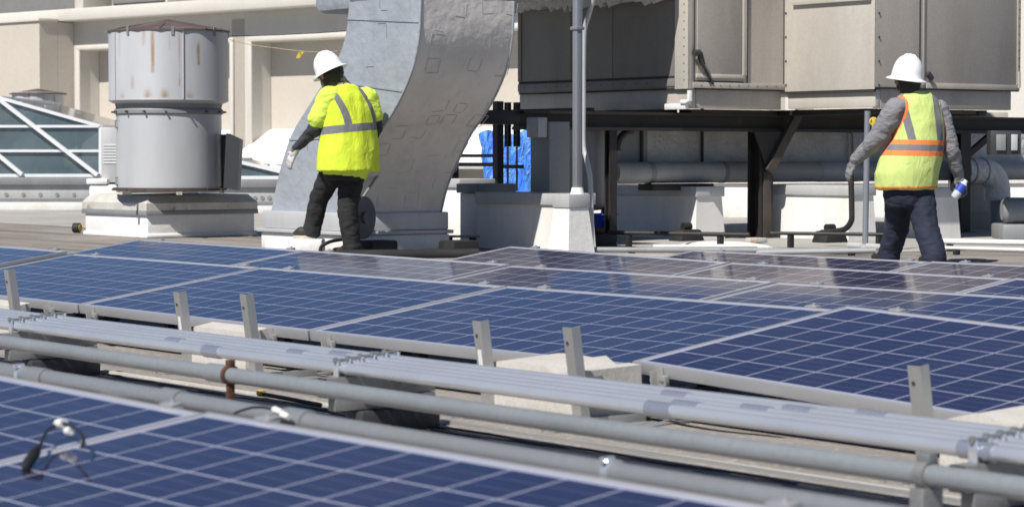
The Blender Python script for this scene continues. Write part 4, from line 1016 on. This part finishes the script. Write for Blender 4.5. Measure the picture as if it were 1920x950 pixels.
# foil wrapped box duct above it
aS = -19.12
z0 = at_a(1400,305,aS).z; z1 = at_a(1400,240,aS).z + .1
yS = at_a(1212,270,aS).y
t = thing('foil_duct', 'crumpled foil-wrapped box duct hanging between beam and fat pipe', 'duct', (aS-.3,18,z0), A)
m = MB(); rs = random.Random(9); nY, nZ = 70, 10; v = []; f = []
for i in range(nY+1):
    for j in range(nZ+1):
        y = yS+(23-yS)*i/nY; z = z0+(z1-z0)*j/nZ; v.append((aS+rs.uniform(-.012,.012), y, z))
for i in range(nY):
    for j in range(nZ): k0 = i*(nZ+1)+j; f.append([k0,k0+1,k0+nZ+2,k0+nZ+1])
base = len(v); v += [(aS-.5,yS,z0),(aS-.5,23,z0),(aS-.5,23,z1),(aS-.5,yS,z1)]
f += [[base,base+3,base+2,base+1],[0,base,base+1,nY*(nZ+1)],[nZ,nY*(nZ+1)+nZ,base+2,base+3],[0,nZ,base+3,base],[nY*(nZ+1),base+1,base+2,nY*(nZ+1)+nZ]]
m.poly(v,f); part('wrap', m, M['silver'], t)
m = MB(); v_ = [(aS+.02,yS-.9,z0),(aS+.02,yS-.003,z0),(aS+.02,yS-.003,z1),(aS+.02,yS-.5,z1)]; m.prism(v_, (-.5,0,0)); part('grey_transition', m, M['mgrey'], t)
for x in (1205,1318,1596):
    m = MB(); y = at_a(x,270,aS+.05).y; m.box((aS+.03,y-.016,z0-.02),(aS+.045,y+.016,z1+.1)); part('hanger_strap', m, M['steel'], t)
# low white wall behind everything at the right
p = at_d(1120,420,33,A); q = at_d(2050,420,33,A)
t = thing('white_parapet', 'low bright white parapet wall seen between the curbs behind the air unit', 'wall', (A.l(at_d(1500,420,33))), O)
INFO[t] = (at_d(1500,420,33), O); t.location = at_d(1500,420,33); t.location.z = 0; INFO[t] = (Vector(t.location), O); t.rotation_euler = (0,0,0)
pl = at_d(1080,420,33); pr = at_d(2300,420,33)
m = MB(); m.box((pl.x,pl.y,0),(pr.x,pl.y+.5,.48),.03); part('wall', m, M['wht'], t)
m = MB(); m.box((pl.x,pl.y-.04,.482),(pr.x,pl.y+.54,.56),.01); part('coping', m, M['wht2'], t)
# pale cabinets seen at the far right under the unit
p = at_d(1800,370,28.5); q = at_d(1890,250,28.5)
t = thing('tan_cabinet', 'tan cabinet in the gap under the unit at the right', 'cabinet', (p.x,p.y,0), O)
m = MB(); m.box((p.x,p.y,0),(q.x,p.y+.8,q.z+.25),.01); part('body', m, M['beige2'], t); m = MB(); m.box((p.x+.1,p.y-.012,.2),(p.x+.4,p.y-.001,.9),.004); part('door', m, M['beige'], t)
p = at_d(1857,290,24.3); q = at_d(1915,245,24.3)
t = thing('switch_box', 'dark switch box with two pale cover plates hanging at the right', 'switch box', (p.x,p.y,p.z), O)
m = MB(); m.box((p.x,p.y,p.z),(q.x,p.y+.2,q.z),.008); part('body', m, M['dgrey'], t)
for x0,x1 in ((1868,1886),(1896,1908)):
    a_ = at_d(x0,282,24.28); b_ = at_d(x1,252,24.28); m = MB(); m.box((a_.x,a_.y-.006,a_.z),(b_.x,a_.y+.012,b_.z),.003); part('cover_plate', m, M['mgrey' if x0<1890 else 'lgrey'], t)
p = at_d(1880,440,24.6); q = at_d(1990,350,24.6)
t = thing('pump_housing', 'grey pump housing low in the shade at the right edge', 'pump', (p.x,p.y,0), O)
m = MB(); m.box((p.x,p.y,0),(q.x,p.y+.6,.16),.02); part('plinth', m, M['mgrey'], t)
m = MB(); m.tube([(p.x+.05,p.y+.3,.30),(p.x+.09,p.y+.3,.30),(q.x,p.y+.3,.30)], [.10,.135,.135], 24); part('body', m, M['mgrey'], t)
# black bent hose and rubber rests
bh = 16.2
pts = [at_b(x,y,bh) for x,y in ((1594,250),(1595,300),(1596,345),(1597,395),(1596,414),(1586,428),(1570,433),(1540,436))]
single('bent_pipe', MB().tube(smooth_pts(pts), .028, 12), M['rubber'], 'black pipe dropping and bending to the roof left of the thin post', 'pipe', (pts[-1].x,bh,0), A)
for i, (x, y, lab) in enumerate(((1287,452,'black rubber pipe rest left of the rusty steel post'),(1556,455,'black rubber pipe rest under the bent black pipe'),(1122,462,'black rubber pipe rest beside the thin conduit at the pole'))):
    q = at_z(x, y, 0, A); t = thing('pipe_rest', lab, 'pipe rest', q, A, 'black rubber pipe rests')
    m = MB(); m.box((q.x-.11,q.y-.16,0),(q.x+.11,q.y+.16,.12),.02,None,.8); part('body', m, M['rubber'], t)
    m = MB(); m.tube([(q.x,q.y-.05,.15),(q.x,q.y+.05,.15)], .04, 10); part('saddle', m, M['rubber'], t)
zl_ = .14
for i, (pa, pb, z, r, mt, lab) in enumerate((
    ((1140,436),(1405,440),.14,.022,'steel','thin dark pipe at knee height running past the rubber rest'),
    ((1445,437),(1700,440),.14,.018,'steel','thin dark pipe running behind the thin post'),
    ((1105,468),(1640,470),.035,.026,'mgrey','pale grey pipe along the roof just behind the last panels'),
    ((1225,462),(1420,461),.05,.018,'wht2','thin white pipe along the roof before the rusty post base'),
    ((1420,474),(1640,470),.04,.022,'lgrey','short grey pipe on the roof left of the thin post'),
    ((1745,452),(1990,456),.09,.026,'wht2','bright white pipe along the roof right of the walking worker, upper one'),
    ((1760,464),(1990,470),.06,.016,'wht2','bright white pipe along the roof right of the walking worker, lower one'),
    ((832,443),(900,443),.12,.012,'mgrey','thin grey rail in front of the white pedestals beside the duct'))):
    q0 = at_z(*pa, z, A); q1 = at_z(*pb, z, A); m = MB()
    m.tube([q0, q0.lerp(q1,.4), q1], r, 10)
    t = thing('roof_pipe', lab, 'pipe', (q0.x,q0.y,0), A, 'thin pipes along the roof'); part('tube', m, M[mt], t)
    for k in (.15,.8):
        m = MB(); p = q0.lerp(q1,k); m.box((p.x-.018,p.y-.03,0),(p.x+.018,p.y+.03,max(.01,z-r*.9)),.004); part('foot', m, M['rubber'], t)
# light sealant patch at the foot of the post and pale heap
q = at_z(1360,464,0,A); m = MB(); m.sphere((q.x,q.y,.0), .5, 20, (1.2,.6,.12)); single('sealant_patch', m, M['wht'], 'white sealant mound on the roof around the dark post base', 'patch', (q.x,q.y,0), A)
q = at_z(1418,457,0,A); m = MB(); m.box((q.x-.08,q.y-.08,.012),(q.x+.08,q.y+.08,.06),.01); single('yellow_cap', m, M['curbcap'], 'small rust-stained cap at the foot of the dark post', 'cap', (q.x,q.y,0), A)
# ------------------------------------------------------------------ people
from mathutils import noise as mnoise
def cloth(name, c, c2, bump=.5, rough=.85, sc_=16):
    t = NT(name); n = t.noise(sc_*.35, 5, .6); g = t.noise(sc_*14, 2, .5)
    cc = t.mix(t.m('MULTIPLY', t.ss(n,.35,.7), .7), c, c2); cc = t.mix(t.m('MULTIPLY', g, .15), cc, c2)
    wr = t.noise(sc_*.5, 4, .55, t.scale(t.tc(), (1,1,2.2)), .8)
    t.bump(t.m('ADD', wr, t.m('MULTIPLY', g, .05)), bump, .03)
    return t.out(cc, rough)
M['skin'] = cloth('skin', (.27,.16,.11), (.20,.12,.085), .05, .5)
M['hair'] = cloth('black_hair', (.008,.007,.007), (.015,.013,.012), .5, .6, 40)
M['mask'] = None
t_ = NT('patterned_neck_gaiter'); n_ = t_.voro(38); M['mask'] = t_.out(t_.mix(t_.ss(n_,.25,.5), (.05,.042,.036), (.36,.30,.23)), .9)
M['black_trousers'] = cloth('black_trousers', (.012,.013,.014), (.020,.021,.022), .5)
M['denim'] = cloth('dark_denim', (.010,.015,.034), (.017,.023,.046), .45)
M['grey_shirt'] = cloth('grey_marl_shirt', (.23,.23,.245), (.15,.15,.165), .8)
M['dark_sleeve'] = cloth('charcoal_sleeve', (.040,.044,.052), (.025,.028,.034), .7)
M['hiviz'] = cloth('bright_yellow_shirt', (.66,.84,.10), (.56,.74,.07), .5)
M['glove_w'] = cloth('white_work_glove', (.62,.62,.62), (.45,.45,.46), .4)
M['glove_g'] = cloth('grey_work_glove', (.30,.30,.31), (.10,.10,.105), .4)
M['orange'] = cloth('orange_trim', (.80,.20,.05), (.65,.15,.04), .2)
M['boot'] = cloth('dark_boot', (.035,.025,.02), (.02,.015,.012), .3, .6); M['sole'] = cloth('pale_sole', (.5,.45,.38), (.35,.3,.25), .2)
t_ = NT('white_hard_hat'); M['hat'] = t_.out((.83,.83,.83), .28, 0, .5)
t_ = NT('mesh_bag'); M['clear'] = t_.out((.55,.58,.62), .2, 0, .6)

def tris(verts): pass
def cap_mesh(bm, p0, p1, r0, r1, side=None, sq=1.0, seg=16):
    p0 = Vector(p0); p1 = Vector(p1); d = (p1-p0); L_ = d.length; d.normalize()
    sd = Vector(side) if side is not None else (Vector((0,0,1)) if abs(d.z) < .8 else Vector((1,0,0)))
    e1 = (sd - d*sd.dot(d)).normalized(); e2 = d.cross(e1)
    prof = [(-r0*math.cos(q), r0*math.sin(q)) for q in [R(a) for a in (12,35,60,90)]] + [(L_+r1*math.sin(q), r1*math.cos(q)) for q in [R(a) for a in (0,30,55,78)]]
    rings = [[bm.verts.new(p0 + d*z + (e1*math.cos(2*math.pi*k/seg)+e2*math.sin(2*math.pi*k/seg)*sq)*r) for k in range(seg)] for z, r in prof]
    for i in range(len(rings)-1):
        for k in range(seg): bm.faces.new([rings[i][k], rings[i][(k+1)%seg], rings[i+1][(k+1)%seg], rings[i+1][k]])
    bm.faces.new(list(reversed(rings[0]))); bm.faces.new(rings[-1])
def loft_mesh(bm, secs, side, seg=28):
    side = Vector(side).normalized(); fw = Vector((0,0,1)).cross(side)
    rings = [[bm.verts.new(Vector(c) + side*math.cos(2*math.pi*k/seg)*rx + fw*math.sin(2*math.pi*k/seg)*ry) for k in range(seg)] for c, rx, ry in secs]
    for i in range(len(rings)-1):
        for k in range(seg): bm.faces.new([rings[i][k], rings[i][(k+1)%seg], rings[i+1][(k+1)%seg], rings[i+1][k]])
    bm.faces.new(list(reversed(rings[0]))); bm.faces.new(rings[-1])
def segd(p, a, b):
    ab = b-a; t = max(0, min(1, (p-a).dot(ab)/max(ab.length_squared,1e-9))); return (p-(a+ab*t)).length, t
def blob(name, prims, voxel, parent, mats, smooth=6, fold=0.0, ffreq=9., label=None, post=None, fz=1.0):
    """overlapping solids -> one continuous voxel-remeshed surface; each face takes the material of the nearest solid."""
    bm = bmesh.new(); keys = []
    for pr in prims:
        if pr[0] == 'cap':
            _, p0, p1, r0, r1, mi = pr[:6]; cap_mesh(bm, p0, p1, r0, r1, *(pr[6:])); keys.append((Vector(p0), Vector(p1), r0, r1, mi))
        elif pr[0] == 'loft':
            _, secs, side, mi = pr; loft_mesh(bm, secs, side)
            for i in range(len(secs)-1): keys.append((Vector(secs[i][0]), Vector(secs[i+1][0]), (secs[i][1]+secs[i][2])/2, (secs[i+1][1]+secs[i+1][2])/2, mi))
    bmesh.ops.recalc_face_normals(bm, faces=bm.faces)
    me = bpy.data.meshes.new(name+'_raw'); bm.to_mesh(me); bm.free()
    ob = bpy.data.objects.new(name+'_raw', me); col.objects.link(ob)
    md = ob.modifiers.new('r', 'REMESH'); md.mode = 'VOXEL'; md.voxel_size = voxel
    dg = bpy.context.evaluated_depsgraph_get(); ev = ob.evaluated_get(dg); m2 = bpy.data.meshes.new_from_object(ev)
    bpy.data.objects.remove(ob); bpy.data.meshes.remove(me)
    bm = bmesh.new(); bm.from_mesh(m2); bpy.data.meshes.remove(m2)
    for _ in range(smooth): bmesh.ops.smooth_vert(bm, verts=bm.verts, factor=.5, use_axis_x=True, use_axis_y=True, use_axis_z=True)
    bm.normal_update()
    if fold:
        for v in bm.verts:
            n = mnoise.noise(Vector((v.co.x*ffreq, v.co.y*ffreq, v.co.z*ffreq*fz))) + .6*mnoise.noise(Vector((v.co.x*ffreq*1.4, v.co.y*ffreq*1.4, v.co.z*ffreq*2.6*fz)))
            rg = 1-abs(mnoise.noise(Vector((v.co.x*ffreq*.7+3, v.co.y*ffreq*.7, v.co.z*ffreq*1.2*fz))))*2
            v.co += v.normal*fold*(n*.7+rg*.5)
    for f in bm.faces:
        c = f.calc_center_median(); best = 1e9
        for a, b, r0, r1, mi in keys:
            d, t = segd(c, a, b); q = d/(r0+(r1-r0)*t)
            if q < best: best = q; f.material_index = mi
        if post: post(f, c)
    org = INFO[parent][0]
    bmesh.ops.translate(bm, vec=-org, verts=bm.verts)
    me = bpy.data.meshes.new(name); bm.to_mesh(me); bm.free()
    for m in mats: me.materials.append(m)
    me.shade_smooth()
    o = bpy.data.objects.new(name, me); col.objects.link(o); o.parent = parent; INFO[o] = INFO[parent]
    if label: o['label'] = label
    return o
def hat(parent, c, axis, fwd, rb, h, label=None):
    axis = Vector(axis).normalized(); f = Vector(fwd); f = (f-axis*f.dot(axis)).normalized(); s_ = f.cross(axis)
    Mx = Matrix(((s_.x,f.x,axis.x,c[0]),(s_.y,f.y,axis.y,c[1]),(s_.z,f.z,axis.z,c[2]),(0,0,0,1))) @ Matrix.Diagonal((.93,1.06,1,1))
    b = MB(); prof = [(rb*.74,-.004),(rb*.99,-.012),(rb,-.006),(rb*.98,0.0),(rb*.80,.012),(rb*.765,.022)]
    for k in range(1,10):
        q = R(10*k); prof.append((rb*.76*math.cos(q)**.75 if k<9 else 0.001, .022+(h-.022)*math.sin(q)))
    tmp = bmesh.new(); L2 = MB(); L2.lathe(prof, (0,0,0), 40, caps=False); b._merge(L2.bm, Mx)
    for x in (-.028,0,.028):     # crown ridges
        pts = [Mx @ Vector((x, rb*.70*math.cos(q), .03+(h-.026)*math.sin(q)*math.sqrt(max(.1,1-(x/rb)**2*1.2)))) for q in [math.pi*j/12 for j in range(1,12)]]
        b.tube(pts, .008, 8)
    return part('hard_hat', b, M['hat'], parent, label, 60)
def glove(parent, wrist, tip, palm_n, mat, curl=.5, thumb_side=1, scale=1.0, mats=None, name='glove'):
    """palm, four bent fingers of unequal length and a thumb from the side of the palm."""
    w = Vector(wrist); d = (Vector(tip)-w).normalized(); n = Vector(palm_n); n = (n-d*n.dot(d)).normalized(); s_ = d.cross(n)*thumb_side
    k = scale; pr = []
    pr.append(('cap', w-d*.03, w+d*.02*k, .038*k, .036*k, 0, s_, .8))
    for q in (-.027,-.009,.009,.027): pr.append(('cap', w+d*.015*k+s_*q*.7*k, w+d*.085*k+s_*q*k, .016*k, .0135*k, 0))
    for q, L_ in ((.030,.070),(.011,.080),(-.009,.075),(-.028,.058)):
        p = w+d*.085*k+s_*q*k; dr = d; r = .0105*k
        for j, fr in enumerate((.45,.32,.23)):
            ang = curl*(.55+.35*j); dr = (dr*math.cos(ang)+n*math.sin(ang)).normalized(); p2 = p+dr*L_*fr*k
            pr.append(('cap', p, p2, r, r*.9, 0)); p = p2; r *= .9
    p = w+d*.025*k+s_*.030*k; d1 = (d*.6+s_*.7+n*.25).normalized(); p2 = p+d1*.042*k; d2 = (d*.9+n*.35+s_*.1).normalized()
    pr += [('cap', p, p2, .015*k, .0125*k, 0), ('cap', p2, p2+d2*.032*k, .012*k, .0105*k, 0)]
    return blob(name, pr, .0045, parent, [mat], 3)
def boot(parent, heel, toe, mat, sole):
    h = Vector(heel); t_ = Vector(toe); d = (t_-h); L_ = d.length; d.normalize(); up = Vector((0,0,1)); s_ = d.cross(up).normalized(); up = s_.cross(d)
    a = h+d*.045; b_ = t_-d*.04
    o = blob('boot', [('cap', a+up*.055, a+d*.10+up*.06, .045, .048, 0, s_, .9), ('cap', a+d*.08+up*.05, b_+up*.045, .048, .04, 0, s_, .8)], .008, parent, [mat], 4)
    m = MB(); pts = []
    for k in range(20):
        q = 2*math.pi*k/20; x = math.cos(q); y = math.sin(q); wv = .047 if x > 0 else .04
        pts.append(h + d*(L_/2+x*L_/2) + s_*(wv*y if abs(x)<.95 else wv*y))
    m.prism(pts, up*.026); s2 = part('sole', m, sole, o); return o

# ---- worker on the left, stepping up
d0 = 20.55
J = lambda x, y, dy=0.0: at_d(x, y, d0+dy)
root = at_d(648, 475, d0); root.z = 0
P1 = thing('person', 'worker in a bright yellow vest and white hard hat stepping up onto the low curb', 'person', root, O)
f1 = Vector((-.64,.77,0)); r1v = Vector((.77,.64,0))
mats = [M['skin'], M['mask'], M['hiviz'], M['dark_sleeve'], M['black_trousers'], M['hair']]
torso = [(J(647,158),.075,.07),(J(649,170,.0),.175,.085),(J(650,184),.235,.115),(J(653,215),.235,.15),(J(653,250),.235,.165),(J(652,285),.245,.18),(J(650,312),.235,.175)]
hipL, hipR = J(634,300,-.06), J(664,300,.06)
kneeL, ankL = J(598,372,.14), J(586,424,.18)
kneeR, ankR = J(651,392,.0), J(660,458,.0)
shL, shR = J(613,183,-.12), J(692,184,.12)
elL, wrL = J(588,246,-.10), J(556,277,.02)
elR, wrR = J(706,240,.16), J(682,285,.36)
head = J(621,140,0)
prims = [('loft', torso, r1v, 2),
  ('cap', J(644,168), J(630,148), .075, .07, 1),
  ('cap', head+Vector((.0,.0,-.03)), head+Vector((0,0,.03)), .088, .092, 5, r1v, 1.08),
  ('cap', head+f1*.05+Vector((0,0,-.055)), head+f1*.045+Vector((0,0,-.02)), .062, .07, 1),
  ('cap', head+f1*.115+Vector((0,0,-.02)), head+f1*.118+Vector((0,0,-.04)), .014, .018, 1),
  ('cap', head-r1v*.092+Vector((0,0,-.02)), head-r1v*.093+Vector((0,0,.0)), .02, .022, 0), ('cap', head+r1v*.092+Vector((0,0,-.02)), head+r1v*.093+Vector((0,0,0)), .02, .022, 0),
  ('cap', shL, shL.lerp(elL,.6), .085, .070, 2), ('cap', shL.lerp(elL,.6), elL, .066, .058, 3), ('cap', elL, wrL, .056, .040, 3), ('cap', wrL, wrL.lerp(J(540,308,.05), .25), .036, .034, 0),
  ('cap', shR, shR.lerp(elR,.55), .085, .070, 2), ('cap', shR.lerp(elR,.55), elR, .066, .058, 3), ('cap', elR, wrR, .054, .038, 3), ('cap', wrR, wrR+f1*.05, .036,.034, 0),
  ('loft', [(J(649,285),.21,.16),(J(649,300),.22,.17),(J(648,322),.215,.165),(J(647,336),.19,.15)], r1v, 4),
  ('cap', hipL, kneeL, .118, .082, 4), ('cap', kneeL, ankL, .085, .074, 4), ('cap', ankL, ankL+Vector((0,0,-.03)), .078, .08, 4),
  ('cap', hipR, kneeR, .122, .088, 4), ('cap', kneeR, ankR, .09, .078, 4), ('cap', ankR, ankR+Vector((0,0,-.03)), .08, .084, 4)]
blob('body', prims, .011, P1, mats, 3, .009, 15)
blob('hair', [('cap', head-f1*.03+Vector((0,0,-.055)), head-f1*.035+Vector((0,0,.02)), .075, .09, 0, r1v, 1.05)], .009, P1, [M['hair']], 3, .004, 40)
blob('neck_gaiter', [('cap', J(645,170), J(629,150), .085, .078, 0), ('cap', head+f1*.045+Vector((0,0,-.065)), head+f1*.05+Vector((0,0,-.035)), .066, .07, 0)], .008, P1, [M['mask']], 3, .006, 24)
hat(P1, J(619,135), (-.42,.10,.90), f1, .166, .182)
# T-shirt sleeves
blob('shirt_sleeve', [('cap', shL+Vector((.03,.02,.0)), shL.lerp(elL,.64), .100, .092, 0)], .010, P1, [M['hiviz']], 3, .008, 14)
blob('shirt_sleeve', [('cap', shR-Vector((.03,.02,.0)), shR.lerp(elR,.55), .098, .086, 0)], .010, P1, [M['hiviz']], 3, .008, 14)
def vest_mat(name, base, base2, root, d0, bands_h, bands_v, rad):
    """bands_h: (y px at x0, slope, half width px, colour); bands_v: (x at ya, ya, x at yb, yb, power, half px, colour)"""
    t = NT(name); x, y, z = t.xyz(); s = d0/F
    n = t.noise(5, 5, .6); cc = t.mix(t.m('MULTIPLY', t.ss(n,.3,.7), .7), base, base2)
    px = t.m('ADD', t.m('DIVIDE', x, s), (root.x)/s+960)            # metres -> design units
    py = t.m('SUBTRACT', 292.0, t.m('DIVIDE', t.m('SUBTRACT', z, CH-root.z), s))
    for (xa, ya, xb, yb, pw, hw, c) in bands_v:
        q = t.m('DIVIDE', t.m('SUBTRACT', yb, py), yb-ya, clamp=True)
        xc = t.m('ADD', xb, t.m('MULTIPLY', t.m('POWER', q, pw), xa-xb))
        inn = t.m('MULTIPLY', t.m('LESS_THAN', t.m('ABSOLUTE', t.m('SUBTRACT', px, xc)), hw), t.m('LESS_THAN', py, yb))
        cc = t.mix(inn, cc, c)
    for (x0, y0, sl, hw, c) in bands_h:
        yc = t.m('ADD', y0, t.m('MULTIPLY', t.m('SUBTRACT', px, x0), sl))
        cc = t.mix(t.m('LESS_THAN', t.m('ABSOLUTE', t.m('SUBTRACT', py, yc)), hw), cc, c)
    wr = t.noise(7, 4, .55, t.scale(t.tc(), (1.6,1.6,.8)), .8); t.bump(wr, .5, .035)
    return t.out(cc, .8)
GREY = (.17,.175,.185); ORG = (.82,.22,.055)
vm1 = vest_mat('yellow_vest', (.66,.80,.045), (.55,.69,.03), root, d0-.17,
   [(655,241,-.10,7.5,GREY)], [(621,168,655,241,1.7,7,GREY),(676,166,704,236,1.8,6,GREY)], r1v)
vest = [(J(648,160),.085,.085),(J(649,170),.18,.10),(J(650,180),.24,.125),(J(652,200),.25,.155),(J(654,240),.262,.185),(J(654,280),.283,.205),(J(653,305),.292,.215),(J(653,321),.297,.22)]
def flat_hem(yp, mi=None): pass
blob('vest', [('loft', vest, r1v, 0)], .010, P1, [vm1], 4, .010, 10, fz=.28)
glove(P1, wrL.lerp(J(540,308,.05),.2), J(540,310,.06), Vector((.5,.6,-.2)), M['glove_w'], .35, -1, 1.12)
glove(P1, wrR+f1*.03, wrR+f1*.2, Vector((-.5,.1,-.8)), M['glove_w'], .5, 1, 1.05)
e = J(588,438,.16); e.z = .152; q = J(550,440,.24); q.z = .152
boot(P1, e+Vector((.02,-.01,0)), q, M['boot'], M['sole'])
e = J(672,470,-.02); e.z = .002; q = e + Vector((-.235,.16,0)); boot(P1, e, q, M['boot'], M['sole'])

# ---- worker on the right, walking away with a bottle
d0 = 19.0
root = at_d(1706, 495, d0); root.z = 0
P2 = thing('person', 'worker in a pale lime vest with orange trim, grey sleeves and dark jeans walking away', 'person', root, O)
f2 = Vector((-.30,.954,0)); r2v = Vector((.954,.30,0))
mats = [M['skin'], M['mask'], M['grey_shirt'], M['denim'], M['hair']]
torso = [(J(1716,168),.08,.075),(J(1718,184),.17,.10),(J(1719,200),.215,.13),(J(1722,230),.195,.16),(J(1720,265),.20,.17),(J(1710,300),.235,.19),(J(1702,330),.225,.185)]
hipL, hipR = J(1684,362,.05), J(1724,362,-.02)
kneeL, ankL = J(1683,425,.20), J(1667,474,.30)
kneeR, ankR = J(1735,424,-.12), J(1752,478,-.24)
shL, shR = J(1681,205,-.07), J(1760,207,.07)
elL, wrL = J(1640,265,-.02), J(1604,300,.12)
elR, wrR = J(1784,280,.03), J(1797,328,.12)
head = J(1702,150,0)
prims = [('loft', torso, r2v, 2),
  ('cap', J(1712,182), J(1704,160), .08, .072, 1), ('cap', head+Vector((0,0,-.03)), head+Vector((0,0,.03)), .088, .094, 4, r2v, 1.1),
  ('cap', head+f2*.06+Vector((0,0,-.06)), head+f2*.05, .06, .07, 0), ('cap', head+f2*.12+Vector((0,0,-.02)), head+f2*.122+Vector((0,0,-.04)), .013, .018, 0),
  ('cap', head-r2v*.094+Vector((0,0,-.02)), head-r2v*.095, .02, .022, 0), ('cap', head+r2v*.094+Vector((0,0,-.02)), head+r2v*.095, .02, .022, 0),
  ('cap', shL, elL, .098, .075, 2), ('cap', elL, wrL, .074, .048, 2), ('cap', wrL, wrL.lerp(J(1588,330,.15),.2), .036, .034, 0),
  ('cap', shR, elR, .085, .062, 2), ('cap', elR, wrR, .062, .044, 2), ('cap', wrR, wrR.lerp(J(1803,352,.15),.2), .036, .034, 0),
  ('loft', [(J(1704,318),.20,.17),(J(1703,352),.205,.18),(J(1703,372),.20,.17),(J(1703,388),.18,.15)], r2v, 3),
  ('cap', hipL, kneeL, .112, .094, 3), ('cap', kneeL, ankL, .094, .088, 3), ('cap', ankL, ankL+Vector((0,0,-.04)), .09, .09, 3),
  ('cap', hipR, kneeR, .118, .100, 3), ('cap', kneeR, ankR, .10, .092, 3), ('cap', ankR, ankR+Vector((0,0,-.03)), .094, .094, 3)]
blob('body', prims, .011, P2, mats, 3, .009, 15)
blob('hair', [('cap', head-f2*.03+Vector((0,0,-.06)), head-f2*.035+Vector((0,0,.02)), .085, .092, 0, r2v, 1.05)], .009, P2, [M['hair']], 3, .004, 40)
blob('neck_gaiter', [('cap', J(1713,183), J(1704,166), .09, .084, 0)], .008, P2, [M['mask']], 3, .006, 24)
hat(P2, J(1700,149), (.13,-.06,.99), f2, .172, .195)
vm2 = vest_mat('lime_vest', (.56,.68,.22), (.46,.57,.17), root, d0-.17,
   [(1715,267,.02,4.5,ORG),(1715,277.5,.02,6,GREY),(1715,288,.02,5,ORG),(1700,352,-.01,2.0,ORG)],
   [(1688,178,1712,277,1.1,7.5,GREY),(1758,190,1766,277,1.0,7,GREY)], r2v)
vest = [(J(1716,170),.09,.09),(J(1718,182),.165,.115),(J(1719,196),.205,.14),(J(1723,230),.203,.175),(J(1720,262),.213,.19),(J(1708,295),.252,.21),(J(1700,325),.262,.222),(J(1699,355),.252,.215)]
def arm_trim(f, c):
    if min(segd(c, shL, elL)[0]-.100, segd(c, shR, elR)[0]-.088) < .016: f.material_index = 1
blob('vest', [('loft', vest, r2v, 0)], .010, P2, [vm2, M['orange']], 4, .010, 10, post=arm_trim, fz=.35)
glove(P2, wrL.lerp(J(1588,330,.15),.15), J(1588,332,.16), Vector((.7,.3,-.1)), M['glove_g'], .5, -1, 1.15)
hand = glove(P2, wrR.lerp(J(1803,352,.15),.15), J(1803,354,.12), Vector((-.3,-.9,0)), M['glove_g'], .7, 1, 1.15)
e = J(1672,486,.22); e.z = .002; boot(P2, e, e+f2*.27+Vector((-.03,0,0)), M['boot'], M['sole'])
e = J(1756,490,-.32); e.z = .002; boot(P2, e, e+f2*.27, M['boot'], M['sole'])
# bottle in the right hand
b0_ = J(1789,371,.05); b1_ = J(1812,338,.05)
t = thing('drink_bottle', 'small blue and white drink bottle held in the right hand of the worker', 'bottle', (b0_+b1_)/2, O)
ax = (b1_-b0_).normalized(); Ln = (b1_-b0_).length
m = MB(); m.tube([b0_, b0_+ax*.012, b0_+ax*Ln*.35], [.026,.034,.034], 16); part('lower_body', m, M['clear'], t)
m = MB(); m.tube([b0_+ax*Ln*.351, b0_+ax*Ln*.76], [.035,.035], 16); part('blue_label', m, M['blue_pl'], t)
m = MB(); m.tube([b0_+ax*Ln*.761, b0_+ax*Ln*.90, b0_+ax*Ln*.901, b0_+ax*Ln*.99], [.033,.016,.018,.018], 16); part('cap', m, M['white_pl'], t)

# ------------------------------------------------------------------ light, sky, camera
EL = R(50); sh = (-A.v*math.cos(R(19)) + A.u*math.sin(R(19))).normalized()
sun_dir = sh*math.cos(EL) + Vector((0,0,math.sin(EL)))
sl_ = bpy.data.lights.new('sun', 'SUN'); sl_.energy = 5.0; sl_.angle = R(.53); sl_.color = (1.0,.95,.88)
so = bpy.data.objects.new('sun', sl_); col.objects.link(so); so.rotation_euler = (-sun_dir).to_track_quat('-Z','Y').to_euler(); so.location = (0,0,20)
wd = bpy.data.worlds.new('World'); sc.world = wd; wd.use_nodes = True
nt = wd.node_tree; sky = nt.nodes.new('ShaderNodeTexSky'); sky.sky_type = 'NISHITA'; sky.sun_disc = False
sky.sun_elevation = EL; sky.sun_rotation = math.atan2(sun_dir.x, sun_dir.y); sky.altitude = 600; sky.air_density = .65; sky.dust_density = .0; sky.ozone_density = 4.0
bg = nt.nodes['Background']; nt.links.new(sky.outputs[0], bg.inputs[0]); bg.inputs[1].default_value = .065
cam = bpy.data.cameras.new('camera'); co = bpy.data.objects.new('camera', cam); col.objects.link(co); sc.camera = co
cam.sensor_width = 36; cam.lens = 36*F/1920; cam.clip_end = 1500; cam.clip_start = .05
co.location = CAM; co.rotation_euler = (math.pi/2 - PITCH, 0, 0)
cam.dof.use_dof = True; cam.dof.focus_distance = 14.5; cam.dof.aperture_fstop = 7.0
sc.view_settings.view_transform = 'Standard'; sc.view_settings.look = 'None'; sc.view_settings.exposure = .27; sc.view_settings.gamma = 1
sc.render.engine = 'CYCLES'; sc.cycles.max_bounces = 8; sc.cycles.use_denoising = True
